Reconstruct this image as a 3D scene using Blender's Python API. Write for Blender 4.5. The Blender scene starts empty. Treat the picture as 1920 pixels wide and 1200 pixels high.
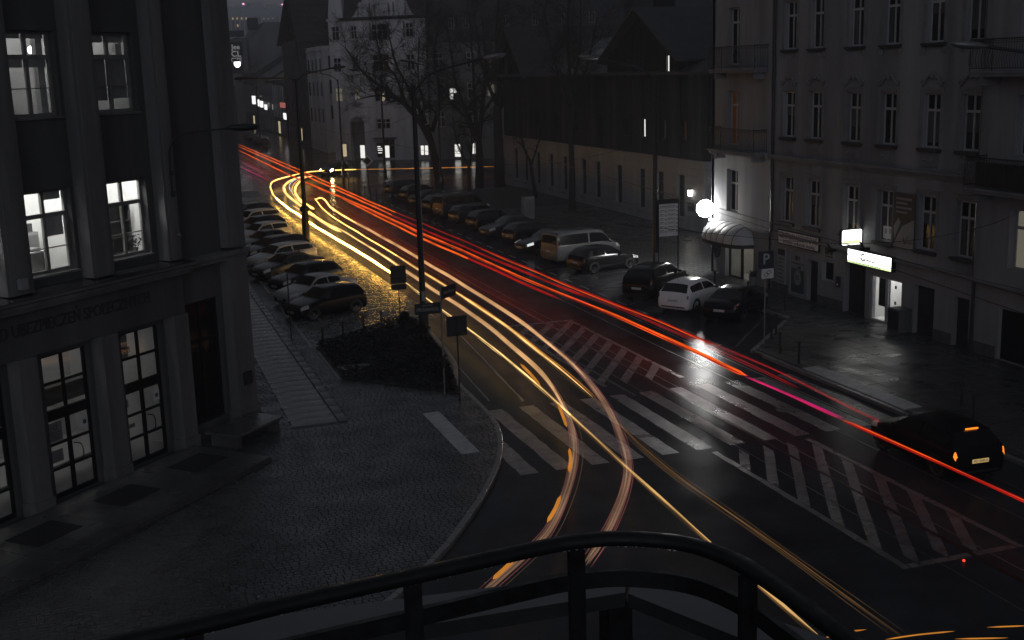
import bpy, math, random
from mathutils import Vector, Matrix, noise
random.seed(7)
S = bpy.context.scene
COL = S.collection
PI = math.pi

# ------------------------------------------------------------------ camera, sky, sun, exposure
cam = bpy.data.objects.new('camera', bpy.data.cameras.new('camera'))
COL.objects.link(cam)
cam.data.lens = 41.25
cam.data.sensor_width = 36.0
cam.data.clip_start = 0.05
cam.data.clip_end = 4000
_r = Vector((0.94610515, -0.32260251, -0.0285074))
_u = Vector((0.0934492, 0.18765767, 0.97777904))
_b = -Vector((0.31008434, 0.92774577, -0.20769083))
cam.matrix_world = Matrix(((_r.x, _u.x, _b.x, 0), (_r.y, _u.y, _b.y, 0), (_r.z, _u.z, _b.z, 11.5), (0, 0, 0, 1)))
S.camera = cam

SUN_EL, SUN_AZ = math.radians(4.0), math.radians(200.0)
w = bpy.data.worlds.new('World')
S.world = w
w.use_nodes = True
nt = w.node_tree
for n in list(nt.nodes):
    nt.nodes.remove(n)
wo = nt.nodes.new('ShaderNodeOutputWorld')
bg = nt.nodes.new('ShaderNodeBackground')
sky = nt.nodes.new('ShaderNodeTexSky')
sky.sky_type = 'NISHITA'
sky.sun_disc = False
sky.sun_elevation = SUN_EL
sky.sun_rotation = SUN_AZ
sky.air_density = 2.0
sky.dust_density = 4.0
hs = nt.nodes.new('ShaderNodeHueSaturation')        # an overcast dusk: the clear-sky colours washed out
hs.inputs['Saturation'].default_value = 0.05
nt.links.new(sky.outputs[0], hs.inputs['Color'])
tint = nt.nodes.new('ShaderNodeVectorMath')
tint.operation = 'MULTIPLY'
tint.inputs[1].default_value = (0.93, 1.0, 1.17)
nt.links.new(hs.outputs[0], tint.inputs[0])
nt.links.new(tint.outputs[0], bg.inputs['Color'])
bg.inputs['Strength'].default_value = 0.085
nt.links.new(bg.outputs[0], wo.inputs['Surface'])

sl = bpy.data.lights.new('sun', 'SUN')
sl.energy = 0.03
sl.angle = math.radians(40)
sl.color = (0.92, 0.96, 1.0)
so = bpy.data.objects.new('sun', sl)
COL.objects.link(so)
so.rotation_euler = (math.radians(25), math.radians(-8), 0)

S.render.engine = 'CYCLES'
S.cycles.use_denoising = True
S.cycles.max_bounces = 5
S.cycles.diffuse_bounces = 3
S.cycles.glossy_bounces = 2
S.cycles.transparent_max_bounces = 12
S.cycles.sample_clamp_indirect = 4.0
S.view_settings.view_transform = 'Standard'
S.view_settings.look = 'None'
S.view_settings.exposure = 0.0
S.view_settings.gamma = 1.0

# ------------------------------------------------------------------ helpers
def rotz(a, loc=(0, 0, 0)):
    return Matrix.Translation(loc) @ Matrix.Rotation(a, 4, 'Z')

def crom(pts, n=6):
    """Catmull-Rom through 3-D points."""
    P = [Vector(p) for p in pts]
    P = [P[0] * 2 - P[1]] + P + [P[-1] * 2 - P[-2]]
    out = []
    for i in range(1, len(P) - 2):
        a, b, c, d = P[i - 1], P[i], P[i + 1], P[i + 2]
        for k in range(n):
            t = k / n
            out.append(0.5 * ((2 * b) + (c - a) * t + (2 * a - 5 * b + 4 * c - d) * t * t + (3 * b - a - 3 * c + d) * t ** 3))
    out.append(P[-2])
    return out

class MB:
    def __init__(s):
        s.v = []; s.f = []; s.M = None
    def add(s, vs, fs):
        o = len(s.v)
        s.v += [tuple(s.M @ Vector(p)) for p in vs] if s.M else [tuple(p) for p in vs]
        s.f += [tuple(o + i for i in f) for f in fs]
        return s
    def box(s, x0, x1, y0, y1, z0, z1):
        return s.add([(x0, y0, z0), (x1, y0, z0), (x1, y1, z0), (x0, y1, z0), (x0, y0, z1), (x1, y0, z1), (x1, y1, z1), (x0, y1, z1)],
                     [(0, 3, 2, 1), (4, 5, 6, 7), (0, 1, 5, 4), (1, 2, 6, 5), (2, 3, 7, 6), (3, 0, 4, 7)])
    def bbox(s, x0, x1, y0, y1, z0, z1, c=.01):
        """box with its upper edges chamfered"""
        return s.add([(x0, y0, z0), (x1, y0, z0), (x1, y1, z0), (x0, y1, z0), (x0, y0, z1 - c), (x1, y0, z1 - c), (x1, y1, z1 - c), (x0, y1, z1 - c),
                      (x0 + c, y0 + c, z1), (x1 - c, y0 + c, z1), (x1 - c, y1 - c, z1), (x0 + c, y1 - c, z1)],
                     [(0, 3, 2, 1), (0, 1, 5, 4), (1, 2, 6, 5), (2, 3, 7, 6), (3, 0, 4, 7), (4, 5, 9, 8), (5, 6, 10, 9), (6, 7, 11, 10), (7, 4, 8, 11), (8, 9, 10, 11)])
    def quad(s, *p):
        return s.add(p, [tuple(range(len(p)))])
    def prism(s, poly, z0, z1):
        n = len(poly)
        a = sum(poly[i][0] * poly[(i + 1) % n][1] - poly[(i + 1) % n][0] * poly[i][1] for i in range(n))
        if a < 0: poly = poly[::-1]
        return s.add([(x, y, z0) for x, y in poly] + [(x, y, z1) for x, y in poly],
                     [tuple(range(n))[::-1], tuple(range(n, 2 * n))] + [(i, (i + 1) % n, n + (i + 1) % n, n + i) for i in range(n)])
    def prismx(s, poly, x0, x1):
        """poly in (y,z), extruded along x"""
        n = len(poly)
        return s.add([(x0, y, z) for y, z in poly] + [(x1, y, z) for y, z in poly],
                     [tuple(range(n))[::-1], tuple(range(n, 2 * n))] + [(i, (i + 1) % n, n + (i + 1) % n, n + i) for i in range(n)])
    def prismy(s, poly, y0, y1):
        """poly in (x,z), extruded along y"""
        n = len(poly)
        return s.add([(x, y0, z) for x, z in poly] + [(x, y1, z) for x, z in poly],
                     [tuple(range(n)), tuple(range(n, 2 * n))[::-1]] + [((i + 1) % n, i, n + i, n + (i + 1) % n) for i in range(n)])
    def tube(s, pts, r, n=8, cap=True):
        P = [Vector(p) for p in pts]
        rs = r if isinstance(r, (list, tuple)) else [r] * len(P)
        vs, fs, prev = [], [], None
        for i, p in enumerate(P):
            d = (P[min(i + 1, len(P) - 1)] - P[max(i - 1, 0)])
            d = d.normalized() if d.length > 1e-9 else Vector((0, 0, 1))
            if prev is None:
                a = d.orthogonal().normalized()
            else:
                a = prev - d * prev.dot(d)
                a = a.normalized() if a.length > 1e-6 else d.orthogonal().normalized()
            prev = a
            b = d.cross(a)
            for k in range(n):
                t = 2 * PI * k / n
                vs.append(p + (a * math.cos(t) + b * math.sin(t)) * rs[i])
        for i in range(len(P) - 1):
            for k in range(n):
                k2 = (k + 1) % n
                fs.append((i * n + k, i * n + k2, (i + 1) * n + k2, (i + 1) * n + k))
        if cap:
            fs.append(tuple(range(n))[::-1]); fs.append(tuple((len(P) - 1) * n + k for k in range(n)))
        return s.add(vs, fs)
    def lathe(s, prof, n=16, M=None):
        """prof of (radius, z) round local z"""
        vs, fs = [], []
        for r, z in prof:
            for k in range(n):
                t = 2 * PI * k / n
                p = Vector((r * math.cos(t), r * math.sin(t), z))
                vs.append(M @ p if M else p)
        m = len(prof)
        for i in range(m - 1):
            for k in range(n):
                k2 = (k + 1) % n
                fs.append((i * n + k, i * n + k2, (i + 1) * n + k2, (i + 1) * n + k))
        if prof[0][0] > 1e-6: fs.append(tuple(range(n))[::-1])
        if prof[-1][0] > 1e-6: fs.append(tuple((m - 1) * n + k for k in range(n)))
        return s.add(vs, fs)
    def ball(s, c, r, n=12, sq=1.0):
        m = n // 2
        return s.lathe([(r * math.sin(PI * i / m) + 1e-5, -r * sq * math.cos(PI * i / m)) for i in range(m + 1)], n, Matrix.Translation(c))
    def build(s, name, mat, parent=None, smooth=False, loc=None):
        me = bpy.data.meshes.new(name)
        me.from_pydata(s.v, [], s.f)
        if isinstance(mat, str): mat = MT[mat]
        me.materials.append(mat)
        if smooth:
            me.polygons.foreach_set('use_smooth', [True] * len(me.polygons))
        me.update()
        o = bpy.data.objects.new(name, me)
        COL.objects.link(o)
        if parent: o.parent = parent
        if loc is not None: o.location = loc
        return o

def tag(o, label, cat, group=None):
    o['label'] = label; o['category'] = cat
    if group: o['group'] = group
    return o

def thing(name, label, cat, loc=(0, 0, 0), rz=0.0, group=None):
    o = bpy.data.objects.new(name, None)
    o.empty_display_size = 0.2
    COL.objects.link(o)
    o.location = loc; o.rotation_euler = (0, 0, rz)
    return tag(o, label, cat, group)

def kind(o, k):
    o['kind'] = k
    return o

def inst(name, me, parent=None, loc=(0, 0, 0), rot=(0, 0, 0)):
    o = bpy.data.objects.new(name, me)
    COL.objects.link(o)
    o.parent = parent; o.location = loc; o.rotation_euler = rot
    return o

def text(body, size, mat, parent, M, name='lettering', ext=0.004, align='CENTER', width=None):
    """flat lettering turned into a mesh; local +x reads right, +y up"""
    cu = bpy.data.curves.new(name, 'FONT')
    cu.body = body; cu.size = size; cu.extrude = ext; cu.align_x = align; cu.align_y = 'CENTER'; cu.resolution_u = 3; cu.offset = size * .012
    t = bpy.data.objects.new(name, cu)
    COL.objects.link(t)
    bpy.context.view_layer.update()
    me = bpy.data.meshes.new_from_object(t.evaluated_get(bpy.context.evaluated_depsgraph_get()))
    bpy.data.objects.remove(t)
    xs = [v.co.x for v in me.vertices] or [0, 1]
    k = width / (max(xs) - min(xs)) if width else 1.0
    me.transform(M @ Matrix.Diagonal((k, 1, 1, 1)))
    me.materials.clear(); me.materials.append(MT[mat])
    me.name = name
    o = bpy.data.objects.new(name, me)
    COL.objects.link(o)
    o.parent = parent
    return o

# lettering on a facade: local x = along, y = inward; the letters stand at depth d and face -y
def on_wall(s, d, z, tilt=0.0):
    return Matrix.Translation((s, d, z)) @ Matrix.Rotation(PI / 2, 4, 'X') @ Matrix.Rotation(tilt, 4, 'Z')

# ------------------------------------------------------------------ materials
MT = {}
def mat(name, col, rough=.6, var=.2, scale=1.5, bump=0.0, bscale=30.0, metal=0.0, spec=.5, emit=None, es=0.0, rvar=0.0, rscale=.6, coat=0.0, streak=False):
    m = bpy.data.materials.new(name)
    m.use_nodes = True
    nt = m.node_tree
    b = nt.nodes['Principled BSDF']
    L = nt.links.new
    tc = nt.nodes.new('ShaderNodeTexCoord')
    b.inputs['Metallic'].default_value = metal
    b.inputs['Roughness'].default_value = rough
    b.inputs['Specular IOR Level'].default_value = spec
    b.inputs['Coat Weight'].default_value = coat
    b.inputs['Coat Roughness'].default_value = .06
    src = tc.outputs['Object']
    if streak:
        mp = nt.nodes.new('ShaderNodeMapping'); mp.inputs['Scale'].default_value = (1, 1, .12)
        L(src, mp.inputs[0]); src2 = mp.outputs[0]
    else:
        src2 = src
    nz = nt.nodes.new('ShaderNodeTexNoise')
    nz.inputs['Scale'].default_value = scale; nz.inputs['Detail'].default_value = 7; nz.inputs['Roughness'].default_value = .65
    L(src2, nz.inputs['Vector'])
    mr = nt.nodes.new('ShaderNodeMapRange')
    mr.inputs['From Min'].default_value = .3; mr.inputs['From Max'].default_value = .7
    mr.inputs['To Min'].default_value = 1 - var; mr.inputs['To Max'].default_value = 1 + var
    L(nz.outputs['Fac'], mr.inputs['Value'])
    vm = nt.nodes.new('ShaderNodeVectorMath'); vm.operation = 'SCALE'
    vm.inputs[0].default_value = col
    L(mr.outputs[0], vm.inputs['Scale'])
    L(vm.outputs[0], b.inputs['Base Color'])
    if rvar:
        n2 = nt.nodes.new('ShaderNodeTexNoise'); n2.inputs['Scale'].default_value = rscale; n2.inputs['Detail'].default_value = 4
        L(src, n2.inputs['Vector'])
        m2 = nt.nodes.new('ShaderNodeMapRange')
        m2.inputs['From Min'].default_value = .35; m2.inputs['From Max'].default_value = .65
        m2.inputs['To Min'].default_value = max(.02, rough - rvar); m2.inputs['To Max'].default_value = rough + rvar
        L(n2.outputs['Fac'], m2.inputs['Value']); L(m2.outputs[0], b.inputs['Roughness'])
    if bump:
        n3 = nt.nodes.new('ShaderNodeTexNoise'); n3.inputs['Scale'].default_value = bscale; n3.inputs['Detail'].default_value = 5
        L(src, n3.inputs['Vector'])
        bp = nt.nodes.new('ShaderNodeBump'); bp.inputs['Strength'].default_value = bump; bp.inputs['Distance'].default_value = .02
        L(n3.outputs['Fac'], bp.inputs['Height']); L(bp.outputs[0], b.inputs['Normal'])
    if emit:
        b.inputs['Emission Color'].default_value = (*emit, 1); b.inputs['Emission Strength'].default_value = es
    MT[name] = m
    return m

def glass(name, tint=.9, refl=.08):
    m = bpy.data.materials.new(name); m.use_nodes = True
    nt = m.node_tree; nt.nodes.remove(nt.nodes['Principled BSDF'])
    out = nt.nodes['Material Output']
    tr = nt.nodes.new('ShaderNodeBsdfTransparent'); tr.inputs[0].default_value = (tint, tint, tint, 1)
    gl = nt.nodes.new('ShaderNodeBsdfGlossy'); gl.inputs['Roughness'].default_value = .03; gl.inputs[0].default_value = (.9, .9, .9, 1)
    mx = nt.nodes.new('ShaderNodeMixShader'); mx.inputs[0].default_value = refl
    nt.links.new(tr.outputs[0], mx.inputs[1]); nt.links.new(gl.outputs[0], mx.inputs[2]); nt.links.new(mx.outputs[0], out.inputs[0])
    MT[name] = m

def light_mat(name, col, s, thin=False, flick=True):
    """a thing that gives off light; thin = light only, one sees what lies behind it"""
    m = bpy.data.materials.new(name); m.use_nodes = True
    nt = m.node_tree; nt.nodes.remove(nt.nodes['Principled BSDF'])
    out = nt.nodes['Material Output']
    e = nt.nodes.new('ShaderNodeEmission'); e.inputs[0].default_value = (*col, 1); e.inputs[1].default_value = s
    if name.startswith('tr_'):                         # uneven driving and a bumpy road: the light along a trail swells and fades
        tc = nt.nodes.new('ShaderNodeTexCoord'); nz = nt.nodes.new('ShaderNodeTexNoise'); mr = nt.nodes.new('ShaderNodeMapRange')
        nz.inputs['Scale'].default_value = .45; nz.inputs['Detail'].default_value = 5
        mr.inputs['From Min'].default_value = .3; mr.inputs['From Max'].default_value = .7
        mr.inputs['To Min'].default_value = s * .6; mr.inputs['To Max'].default_value = s * 1.45
        nt.links.new(tc.outputs['Object'], nz.inputs['Vector']); nt.links.new(nz.outputs['Fac'], mr.inputs['Value']); nt.links.new(mr.outputs[0], e.inputs[1])
    if thin:
        tr = nt.nodes.new('ShaderNodeBsdfTransparent')
        ad = nt.nodes.new('ShaderNodeAddShader')
        nt.links.new(e.outputs[0], ad.inputs[0]); nt.links.new(tr.outputs[0], ad.inputs[1]); nt.links.new(ad.outputs[0], out.inputs[0])
    else:
        nt.links.new(e.outputs[0], out.inputs[0])
    MT[name] = m

# wet street surfaces
mat('asphalt', (.038, .039, .043), .17, .35, .5, .16, 45, rvar=.07, rscale=.35, spec=.016)
mat('soil', (.02, .02, .021), .6, .4, 2, .5, 25)
mat('terrain', (.035, .035, .036), .6, .3, .1)
mat('paint_line', (.165, .167, .174), .35, .55, 2.2, .35, 50, rvar=.1)
mat('paint_hatch', (.105, .106, .11), .3, .6, 2.2, .35, 50, rvar=.1)
mat('paint_worn', (.075, .075, .078), .33, .6, 2.2, .35, 50, rvar=.1)
mat('cobble', (.045, .044, .043), .22, .35, 4, .25, 60, rvar=.05, rscale=3, spec=1.0)
mat('joint', (.034, .034, .036), .5, .3, 5, .3, 60)
mat('sett', (.038, .039, .042), .33, .4, 1.2, .3, 60, rvar=.12, rscale=1)
mat('slab', (.12, .122, .128), .34, .3, 1.6, .2, 50, rvar=.12, rscale=1)
mat('slab_dark', (.04, .041, .043), .34, .35, 1.6, .2, 50, rvar=.12, rscale=.8)
mat('kerb', (.14, .14, .142), .35, .3, 3, .25, 40, rvar=.1)
mat('tactile', (.4, .4, .4), .4, .3, 4, .2, 60)
mat('platform', (.07, .07, .07), .3, .3, 1, .2, 40, rvar=.1)
mat('mat_rubber', (.012, .012, .012), .7, .2)
# facades
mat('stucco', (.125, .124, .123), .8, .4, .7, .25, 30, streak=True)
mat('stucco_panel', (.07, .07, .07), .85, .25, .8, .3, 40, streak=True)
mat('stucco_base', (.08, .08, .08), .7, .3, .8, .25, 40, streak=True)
mat('stucco_shop', (.19, .193, .203), .85, .42, .5, .35, 22, streak=True)
mat('stucco_trim', (.16, .162, .168), .85, .25, 1.2, .2, 25)
mat('shop_ground', (.2, .2, .205), .75, .2, .8, .15, 25, streak=True)
mat('white_stone', (.18, .186, .205), .8, .2, .9, .25, 20, streak=True)
mat('timber', (.009, .0095, .011), .8, .3, 3, .3, 20, streak=True)
mat('slate', (.035, .036, .038), .5, .3, 1.2, .3, 15)
mat('slate_light', (.09, .092, .096), .5, .3, 1.2, .3, 15)
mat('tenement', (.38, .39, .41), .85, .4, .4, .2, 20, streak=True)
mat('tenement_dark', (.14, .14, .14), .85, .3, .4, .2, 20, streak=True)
mat('house_grey', (.13, .13, .132), .85, .3, .3, .2, 20, streak=True)
mat('house_dark', (.05, .05, .051), .85, .3, .4, .2, 20, streak=True)
mat('far_white', (.33, .34, .37), .8, .1, .05)
mat('frame_white', (.34, .345, .355), .5, .12, 3)
mat('frame_grey', (.16, .158, .15), .5, .2, 3)
mat('frame_black', (.012, .012, .013), .45, .2, 3)
mat('letter_dark', (.035, .035, .035), .5, .1)
mat('letter_black', (.01, .01, .01), .5, .1)
mat('letter_pale', (.4, .4, .4), .5, .1)
mat('dark_glass', (.008, .008, .009), .12, .2, 1, spec=.12)
mat('curtained_glass', (.022, .022, .023), .12, .5, 1.5, spec=.12)
mat('curtain_grey', (.07, .07, .072), .7, .4, 8, streak=True)
mat('poster_white', (.6, .6, .6), .5, .1)
mat('poster_grey', (.22, .22, .22), .5, .2)
mat('poster_dark', (.03, .03, .032), .4, .3)
mat('sign_back', (.03, .03, .031), .5, .3, 4, metal=.3)
mat('sign_dark', (.03, .03, .033), .5, .2)
mat('steel_dark', (.02, .02, .021), .5, .3, 6, metal=.4)
mat('steel', (.16, .16, .165), .4, .2, 6, metal=.6)
mat('iron', (.015, .015, .016), .5, .3, 8, metal=.3)
mat('rail_paint', (.01, .0105, .011), .45, .5, 14, .06, 60, spec=.25, rvar=.15, rscale=20)
mat('ledge_paint', (.03, .031, .032), .32, .3, 5, rvar=.08)
mat('awning', (.33, .34, .35), .5, .2, 2)
mat('bark', (.02, .019, .018), .85, .35, 5, .6, 25)
mat('leaf', (.005, .0055, .005), .7, .4, 3)
# rooms
mat('room_white', (.8, .8, .79), .8, .04)
mat('room_grey', (.4, .4, .4), .8, .15, 1)
mat('room_dark', (.06, .06, .06), .7, .2)
mat('blind', (.45, .45, .44), .8, .1, 6)
# cars
for nm, c, rg in (('paint_black', (.008, .008, .009), .2), ('paint_silver', (.36, .37, .385), .22), ('paint_white', (.74, .74, .75), .2), ('paint_grey', (.035, .035, .037), .25),
                  ('paint_dark', (.013, .013, .014), .25), ('paint_silver_shaded', (.1, .102, .106), .22), ('paint_pale', (.42, .43, .45), .22)):  # the van's silver is a darker copy, its shade put into the paint
    mat(nm, c, rg, .06, 2, coat=.08, spec=.3, metal=.0, rvar=.03)
mat('paint_night', (.005, .005, .0055), .4, .1, 2, spec=.08)
mat('car_glass', (.006, .006, .007), .05, .1, spec=.7)
mat('car_trim', (.012, .012, .012), .5, .2)
mat('rubber', (.01, .01, .01), .75, .2)
mat('rim', (.2, .2, .21), .3, .2, 10, metal=.8)
mat('rim_dark', (.06, .06, .062), .35, .2, 10, metal=.7)
mat('lamp_clear', (.5, .5, .52), .08, .2, 20, spec=.8)
mat('lamp_red', (.16, .012, .01), .12, .2, 20, spec=.8)
mat('plate', (.45, .45, .46), .4, .05)
glass('clear_glass', .92, .07)
glass('door_glass', .85, .06)
# lights the photograph shows
light_mat('globe_light', (1, 1, .97), 120)
light_mat('sign_light', (1, 1, .96), 2.8)
light_mat('sign_green', (.62, .8, .38), 1.6)
light_mat('shop_lamp', (1, 1, .98), 26)
light_mat('ceiling_light', (1, 1, .97), 48)
light_mat('ceiling_dim', (1, 1, .97), 22)
light_mat('hall_light', (1, 1, .97), 4.5)
light_mat('lamp_star', (1, 1, .98), 40)
light_mat('bulb', (1, .98, .92), 160)
light_mat('wall_bulb', (1, .95, .8), 8)
light_mat('lit_white', (1, .99, .93), 1.0)
light_mat('lit_warm', (1, .82, .5), .5)
light_mat('lit_dim', (1, .9, .7), .12)
light_mat('lit_orange', (1, .35, .08), .022)
light_mat('lit_red', (1, .3, .25), .35)
light_mat('shopsign', (1, 1, 1), 1.3)
light_mat('beacon_pink', (1, .25, .75), 1.4)
light_mat('beacon_core', (1, .75, .6), 2.2)
light_mat('far_window', (1, .68, .35), .5)
light_mat('tail_orange', (1, .24, .02), 1.5)
light_mat('plate_lit', (.9, .62, .25), .5)
light_mat('headlamp', (1, .78, .34), 160)
light_mat('headlamp_cool', (.95, 1, 1), .8)
light_mat('point_red', (1, .06, .02), 1.5)
light_mat('tr_gold_hot', (1, .54, .095), 27.0)
light_mat('tr_gold', (1, .60, .20), 1.15)
light_mat('tr_gold_near', (1, .68, .25), 1.25)
light_mat('tr_gold_bright', (1, .58, .14), 3.0)
light_mat('tr_gold_end', (1, .6, .22), .62)
light_mat('tr_gold_soft', (1, .55, .22), .26, True)
light_mat('tr_amber', (1, .36, .05), .55)
light_mat('tr_beige', (1, .55, .33), .05, True)
light_mat('tr_pink', (1, .28, .28), .06, True)
light_mat('tr_white', (.9, .92, 1), .9)
light_mat('tr_orange', (1, .12, .012), .85)
light_mat('tr_red', (1, .02, .014), .30)
light_mat('tr_red_soft', (1, .02, .03), .1, True)
light_mat('tr_magenta', (.9, .03, .25), .5)
light_mat('tr_purple', (.45, .02, .25), .1, True)
light_mat('tr_line', (1, .5, .15), .14)
light_mat('tr_line_soft', (1, .55, .22), .035, True)

for nm in ('stucco', 'stucco_panel', 'stucco_base', 'stucco_shop', 'stucco_trim', 'shop_ground', 'white_stone', 'timber', 'tenement', 'tenement_dark', 'house_grey', 'house_dark', 'slate', 'poster_dark', 'poster_grey', 'poster_white', 'frame_black', 'sign_dark', 'letter_dark', 'bark', 'curtain_grey'):
    MT[nm].node_tree.nodes['Principled BSDF'].inputs['Specular IOR Level'].default_value = .08      # dull, porous surfaces

# ------------------------------------------------------------------ ground, road, pavements
g = MB(); g.quad((-1500, -300, -.02), (1500, -300, -.02), (1500, 2500, -.02), (-1500, 2500, -.02))
kind(g.build('ground', 'terrain'), 'structure')

road = MB()
for k in range(60):                                     # one sheet, cut in strips
    y0, y1 = -20 + k * 8, -12 + k * 8
    road.quad((-40, y0, 0), (130, y0, 0), (130, y1, 0), (-40, y1, 0))
road = kind(road.build('road', 'asphalt'), 'structure')

def inpoly(x, y, P):
    r = False
    n = len(P)
    for i in range(n):
        x1, y1 = P[i]; x2, y2 = P[(i + 1) % n]
        if (y1 > y) != (y2 > y) and x < (x2 - x1) * (y - y1) / (y2 - y1) + x1:
            r = not r
    return r

def setts(test, x0, x1, y0, y1, sx, sy, gap, zt, jit=.006, ins=.014, deep=.04, M=None, tilt=.05):
    """rows of small stones, each a truncated block with its own tilt"""
    V, F = [], []
    ny = int((y1 - y0) / sy)
    R = random.Random(3)
    for j in range(ny):
        off = R.uniform(0, sx)
        xs = x0 - off
        cy = y0 + (j + .5) * sy
        while xs < x1:
            wx = sx * R.uniform(.8, 1.25)
            cx = xs + wx / 2
            xs += wx
            p = M @ Vector((cx, cy, 0)) if M else Vector((cx, cy, 0))
            if not test(p.x, p.y): continue
            hx, hy = wx / 2 - gap, sy / 2 - gap * R.uniform(.7, 1.2)
            dz = R.uniform(-jit, jit); tx = R.uniform(-tilt, tilt); ty = R.uniform(-tilt, tilt)
            o = len(V)
            for (ax, ay) in ((-1, -1), (1, -1), (1, 1), (-1, 1)):
                q = (cx + ax * hx, cy + ay * hy, zt - deep)
                V.append(tuple(M @ Vector(q)) if M else q)
            for (ax, ay) in ((-1, -1), (1, -1), (1, 1), (-1, 1)):
                q = (cx + ax * (hx - ins) + R.uniform(-.006, .006), cy + ay * (hy - ins) + R.uniform(-.006, .006), zt + dz + ax * tx * hx + ay * ty * hy)
                V.append(tuple(M @ Vector(q)) if M else q)
            F += [(o + 4, o + 5, o + 6, o + 7), (o, o + 1, o + 5, o + 4), (o + 1, o + 2, o + 6, o + 5), (o + 2, o + 3, o + 7, o + 6), (o + 3, o, o + 4, o + 7)]
    m = MB(); m.v = V; m.f = F
    return m

# left pavement with the rounded corner of the junction
CORNER = [(12.95, 53.3), (12.9, 50.9), (12.34, 44.6), (11.55, 41.4), (11.45, 39.3), (11.2, 35.5), (10.3, 32.4), (9.1, 29.9), (7.8, 27.7), (6.3, 25.5), (3.9, 22.8), (.5, 20.0), (-5, 16.2), (-14, 11)]
KC = [(p.x, p.y) for p in crom([(x, y, 0) for x, y in CORNER], 5)]
LP = [(-60, 250), (7.4, 250), (7.4, 49.4)] + KC + [(-60, 11)]
pav = kind(MB().prism(LP, -.01, .09).build('pavement', 'joint'), 'structure')
BED = [(7.55, 49.3), (12.25, 52.9), (12.75, 52.6), (12.7, 50.9), (12.1, 44.6), (11.3, 40.6), (11.1, 39.5), (7.55, 43.5)]
FD = Vector((.698, .716)); FN = Vector((.716, -.698)); FA = Vector((.97, 36.2))
def fu(x, y):
    p = Vector((x, y)) - FA
    return p.dot(FD), p.dot(FN)
def sett_ok(x, y):
    if not inpoly(x, y, LP) or inpoly(x, y, BED): return False
    if 4.85 < x < 6.75 and 37.6 < y < 90: return False
    if 9.25 < x < 9.85 and 32.9 < y < 37.7: return False
    u, n = fu(x, y)
    if n < 3.2 and u < .9: return False
    return n > -.3 or u > 4.0
kind(setts(sett_ok, -8, 13, 14, 62, .19, .15, .005, .118, .003, .008, .03, tilt=.02).build('sett_paving', 'sett', pav), 'stuff')
# the strip of large slabs along the building
sm = MB().bbox(-.76, .76, -.365, .365, -.05, 0, .012)
base = sm.build('paving_slab', 'slab', pav, loc=(5.62, 38.3, .125))
j = 0
for j in range(1, 70):
    o = inst('paving_slab', base.data, pav, (5.62 + random.uniform(-.012, .012), 38.3 + j * .75, .125 + random.uniform(-.004, .004)), (random.uniform(-.006, .006), random.uniform(-.004, .004), random.uniform(-.006, .006)))
sm = MB().bbox(-.16, .16, -.49, .49, -.05, 0, .01)
base = sm.build('border_slab', 'slab_dark', pav, loc=(6.58, 38.4, .122))
for j in range(1, 50):
    inst('border_slab', base.data, pav, (6.58, 38.4 + j, .122 + random.uniform(-.004, .004)))
t = MB()
for i in range(7):
    for jj in range(58):
        x, y = 9.3 + i * .08, 33.0 + jj * .08
        t.lathe([(.03, .004), (.022, .011), (.012, .012)], 6, Matrix.Translation((x, y, .118)))
t.box(9.25, 9.84, 32.95, 37.65, .06, .122)
t.build('tactile_strip', 'tactile', pav)

# kerb stones
def kerbline(pts, parent, wdt=.16, z=.128, L=1.0, ins=0.0):
    P = [Vector((x, y, 0)) for x, y in pts]
    acc, prev = 0.0, P[0]
    start = P[0].copy()
    seg = []
    # resample at L
    out = [P[0].copy()]; need = L
    for a, b in zip(P[:-1], P[1:]):
        d = (b - a).length; t0 = 0
        while d - t0 >= need:
            t0 += need; need = L
            out.append(a + (b - a) * (t0 / d))
        need -= d - t0
    for a, b in zip(out[:-1], out[1:]):
        d = (b - a)
        ln = d.length
        o = inst('kerb_stone', KERB, parent, ((a.x + b.x) / 2, (a.y + b.y) / 2, z + random.uniform(-.006, .006)), (0, 0, math.atan2(d.y, d.x) + random.uniform(-.008, .008)))
        o.scale = (ln / 1.0, 1, 1)
ks = MB(); ks.bbox(-.492, .492, -.09, .09, -.14, 0, .02)
_k = ks.build('kerb_stone', 'kerb', pav, loc=(7.4, 49.9, .128)); _k.rotation_euler = (0, 0, PI / 2)
KERB = _k.data
kerbline(KC[:60], pav)
kerbline([(7.4, 50.4), (7.4, 112)], pav)
kerbline([(7.5, 49.45), (12.3, 53.05)], pav)
kerbline([(7.5, 43.4), (7.5, 49.2)], pav, z=.14)

# cobbled parking lay-by on the left
lay = kind(MB().quad((7.4, 49.4, .004), (12.7, 53.35, .004), (14.1, 53.35, .004), (14.1, 125, .004), (7.4, 125, .004)).build('parking_layby', 'joint'), 'structure')
def lay_ok(x, y):
    return 7.5 < x < 14.02 and y > 49.6 + max(0, (x - 7.5)) * .75 and y > 49.5 and (y > 53.4 or x < 12.8)
kind(setts(lay_ok, 7.3, 14.2, 49.5, 118, .26, .15, .009, .03, .009, .022, .05, tilt=.085).build('cobble_paving', 'cobble', lay), 'stuff')
for k in range(5):
    a, b = (7.6, 51.6 + k * 3.1), (12.4, 54.0 + k * 3.1)
    MB().quad((a[0], a[1], .046), (b[0], b[1], .046), (b[0], b[1] + .12, .046), (a[0], a[1] + .12, .046)).build('bay_line', 'paint_worn', lay)

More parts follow.
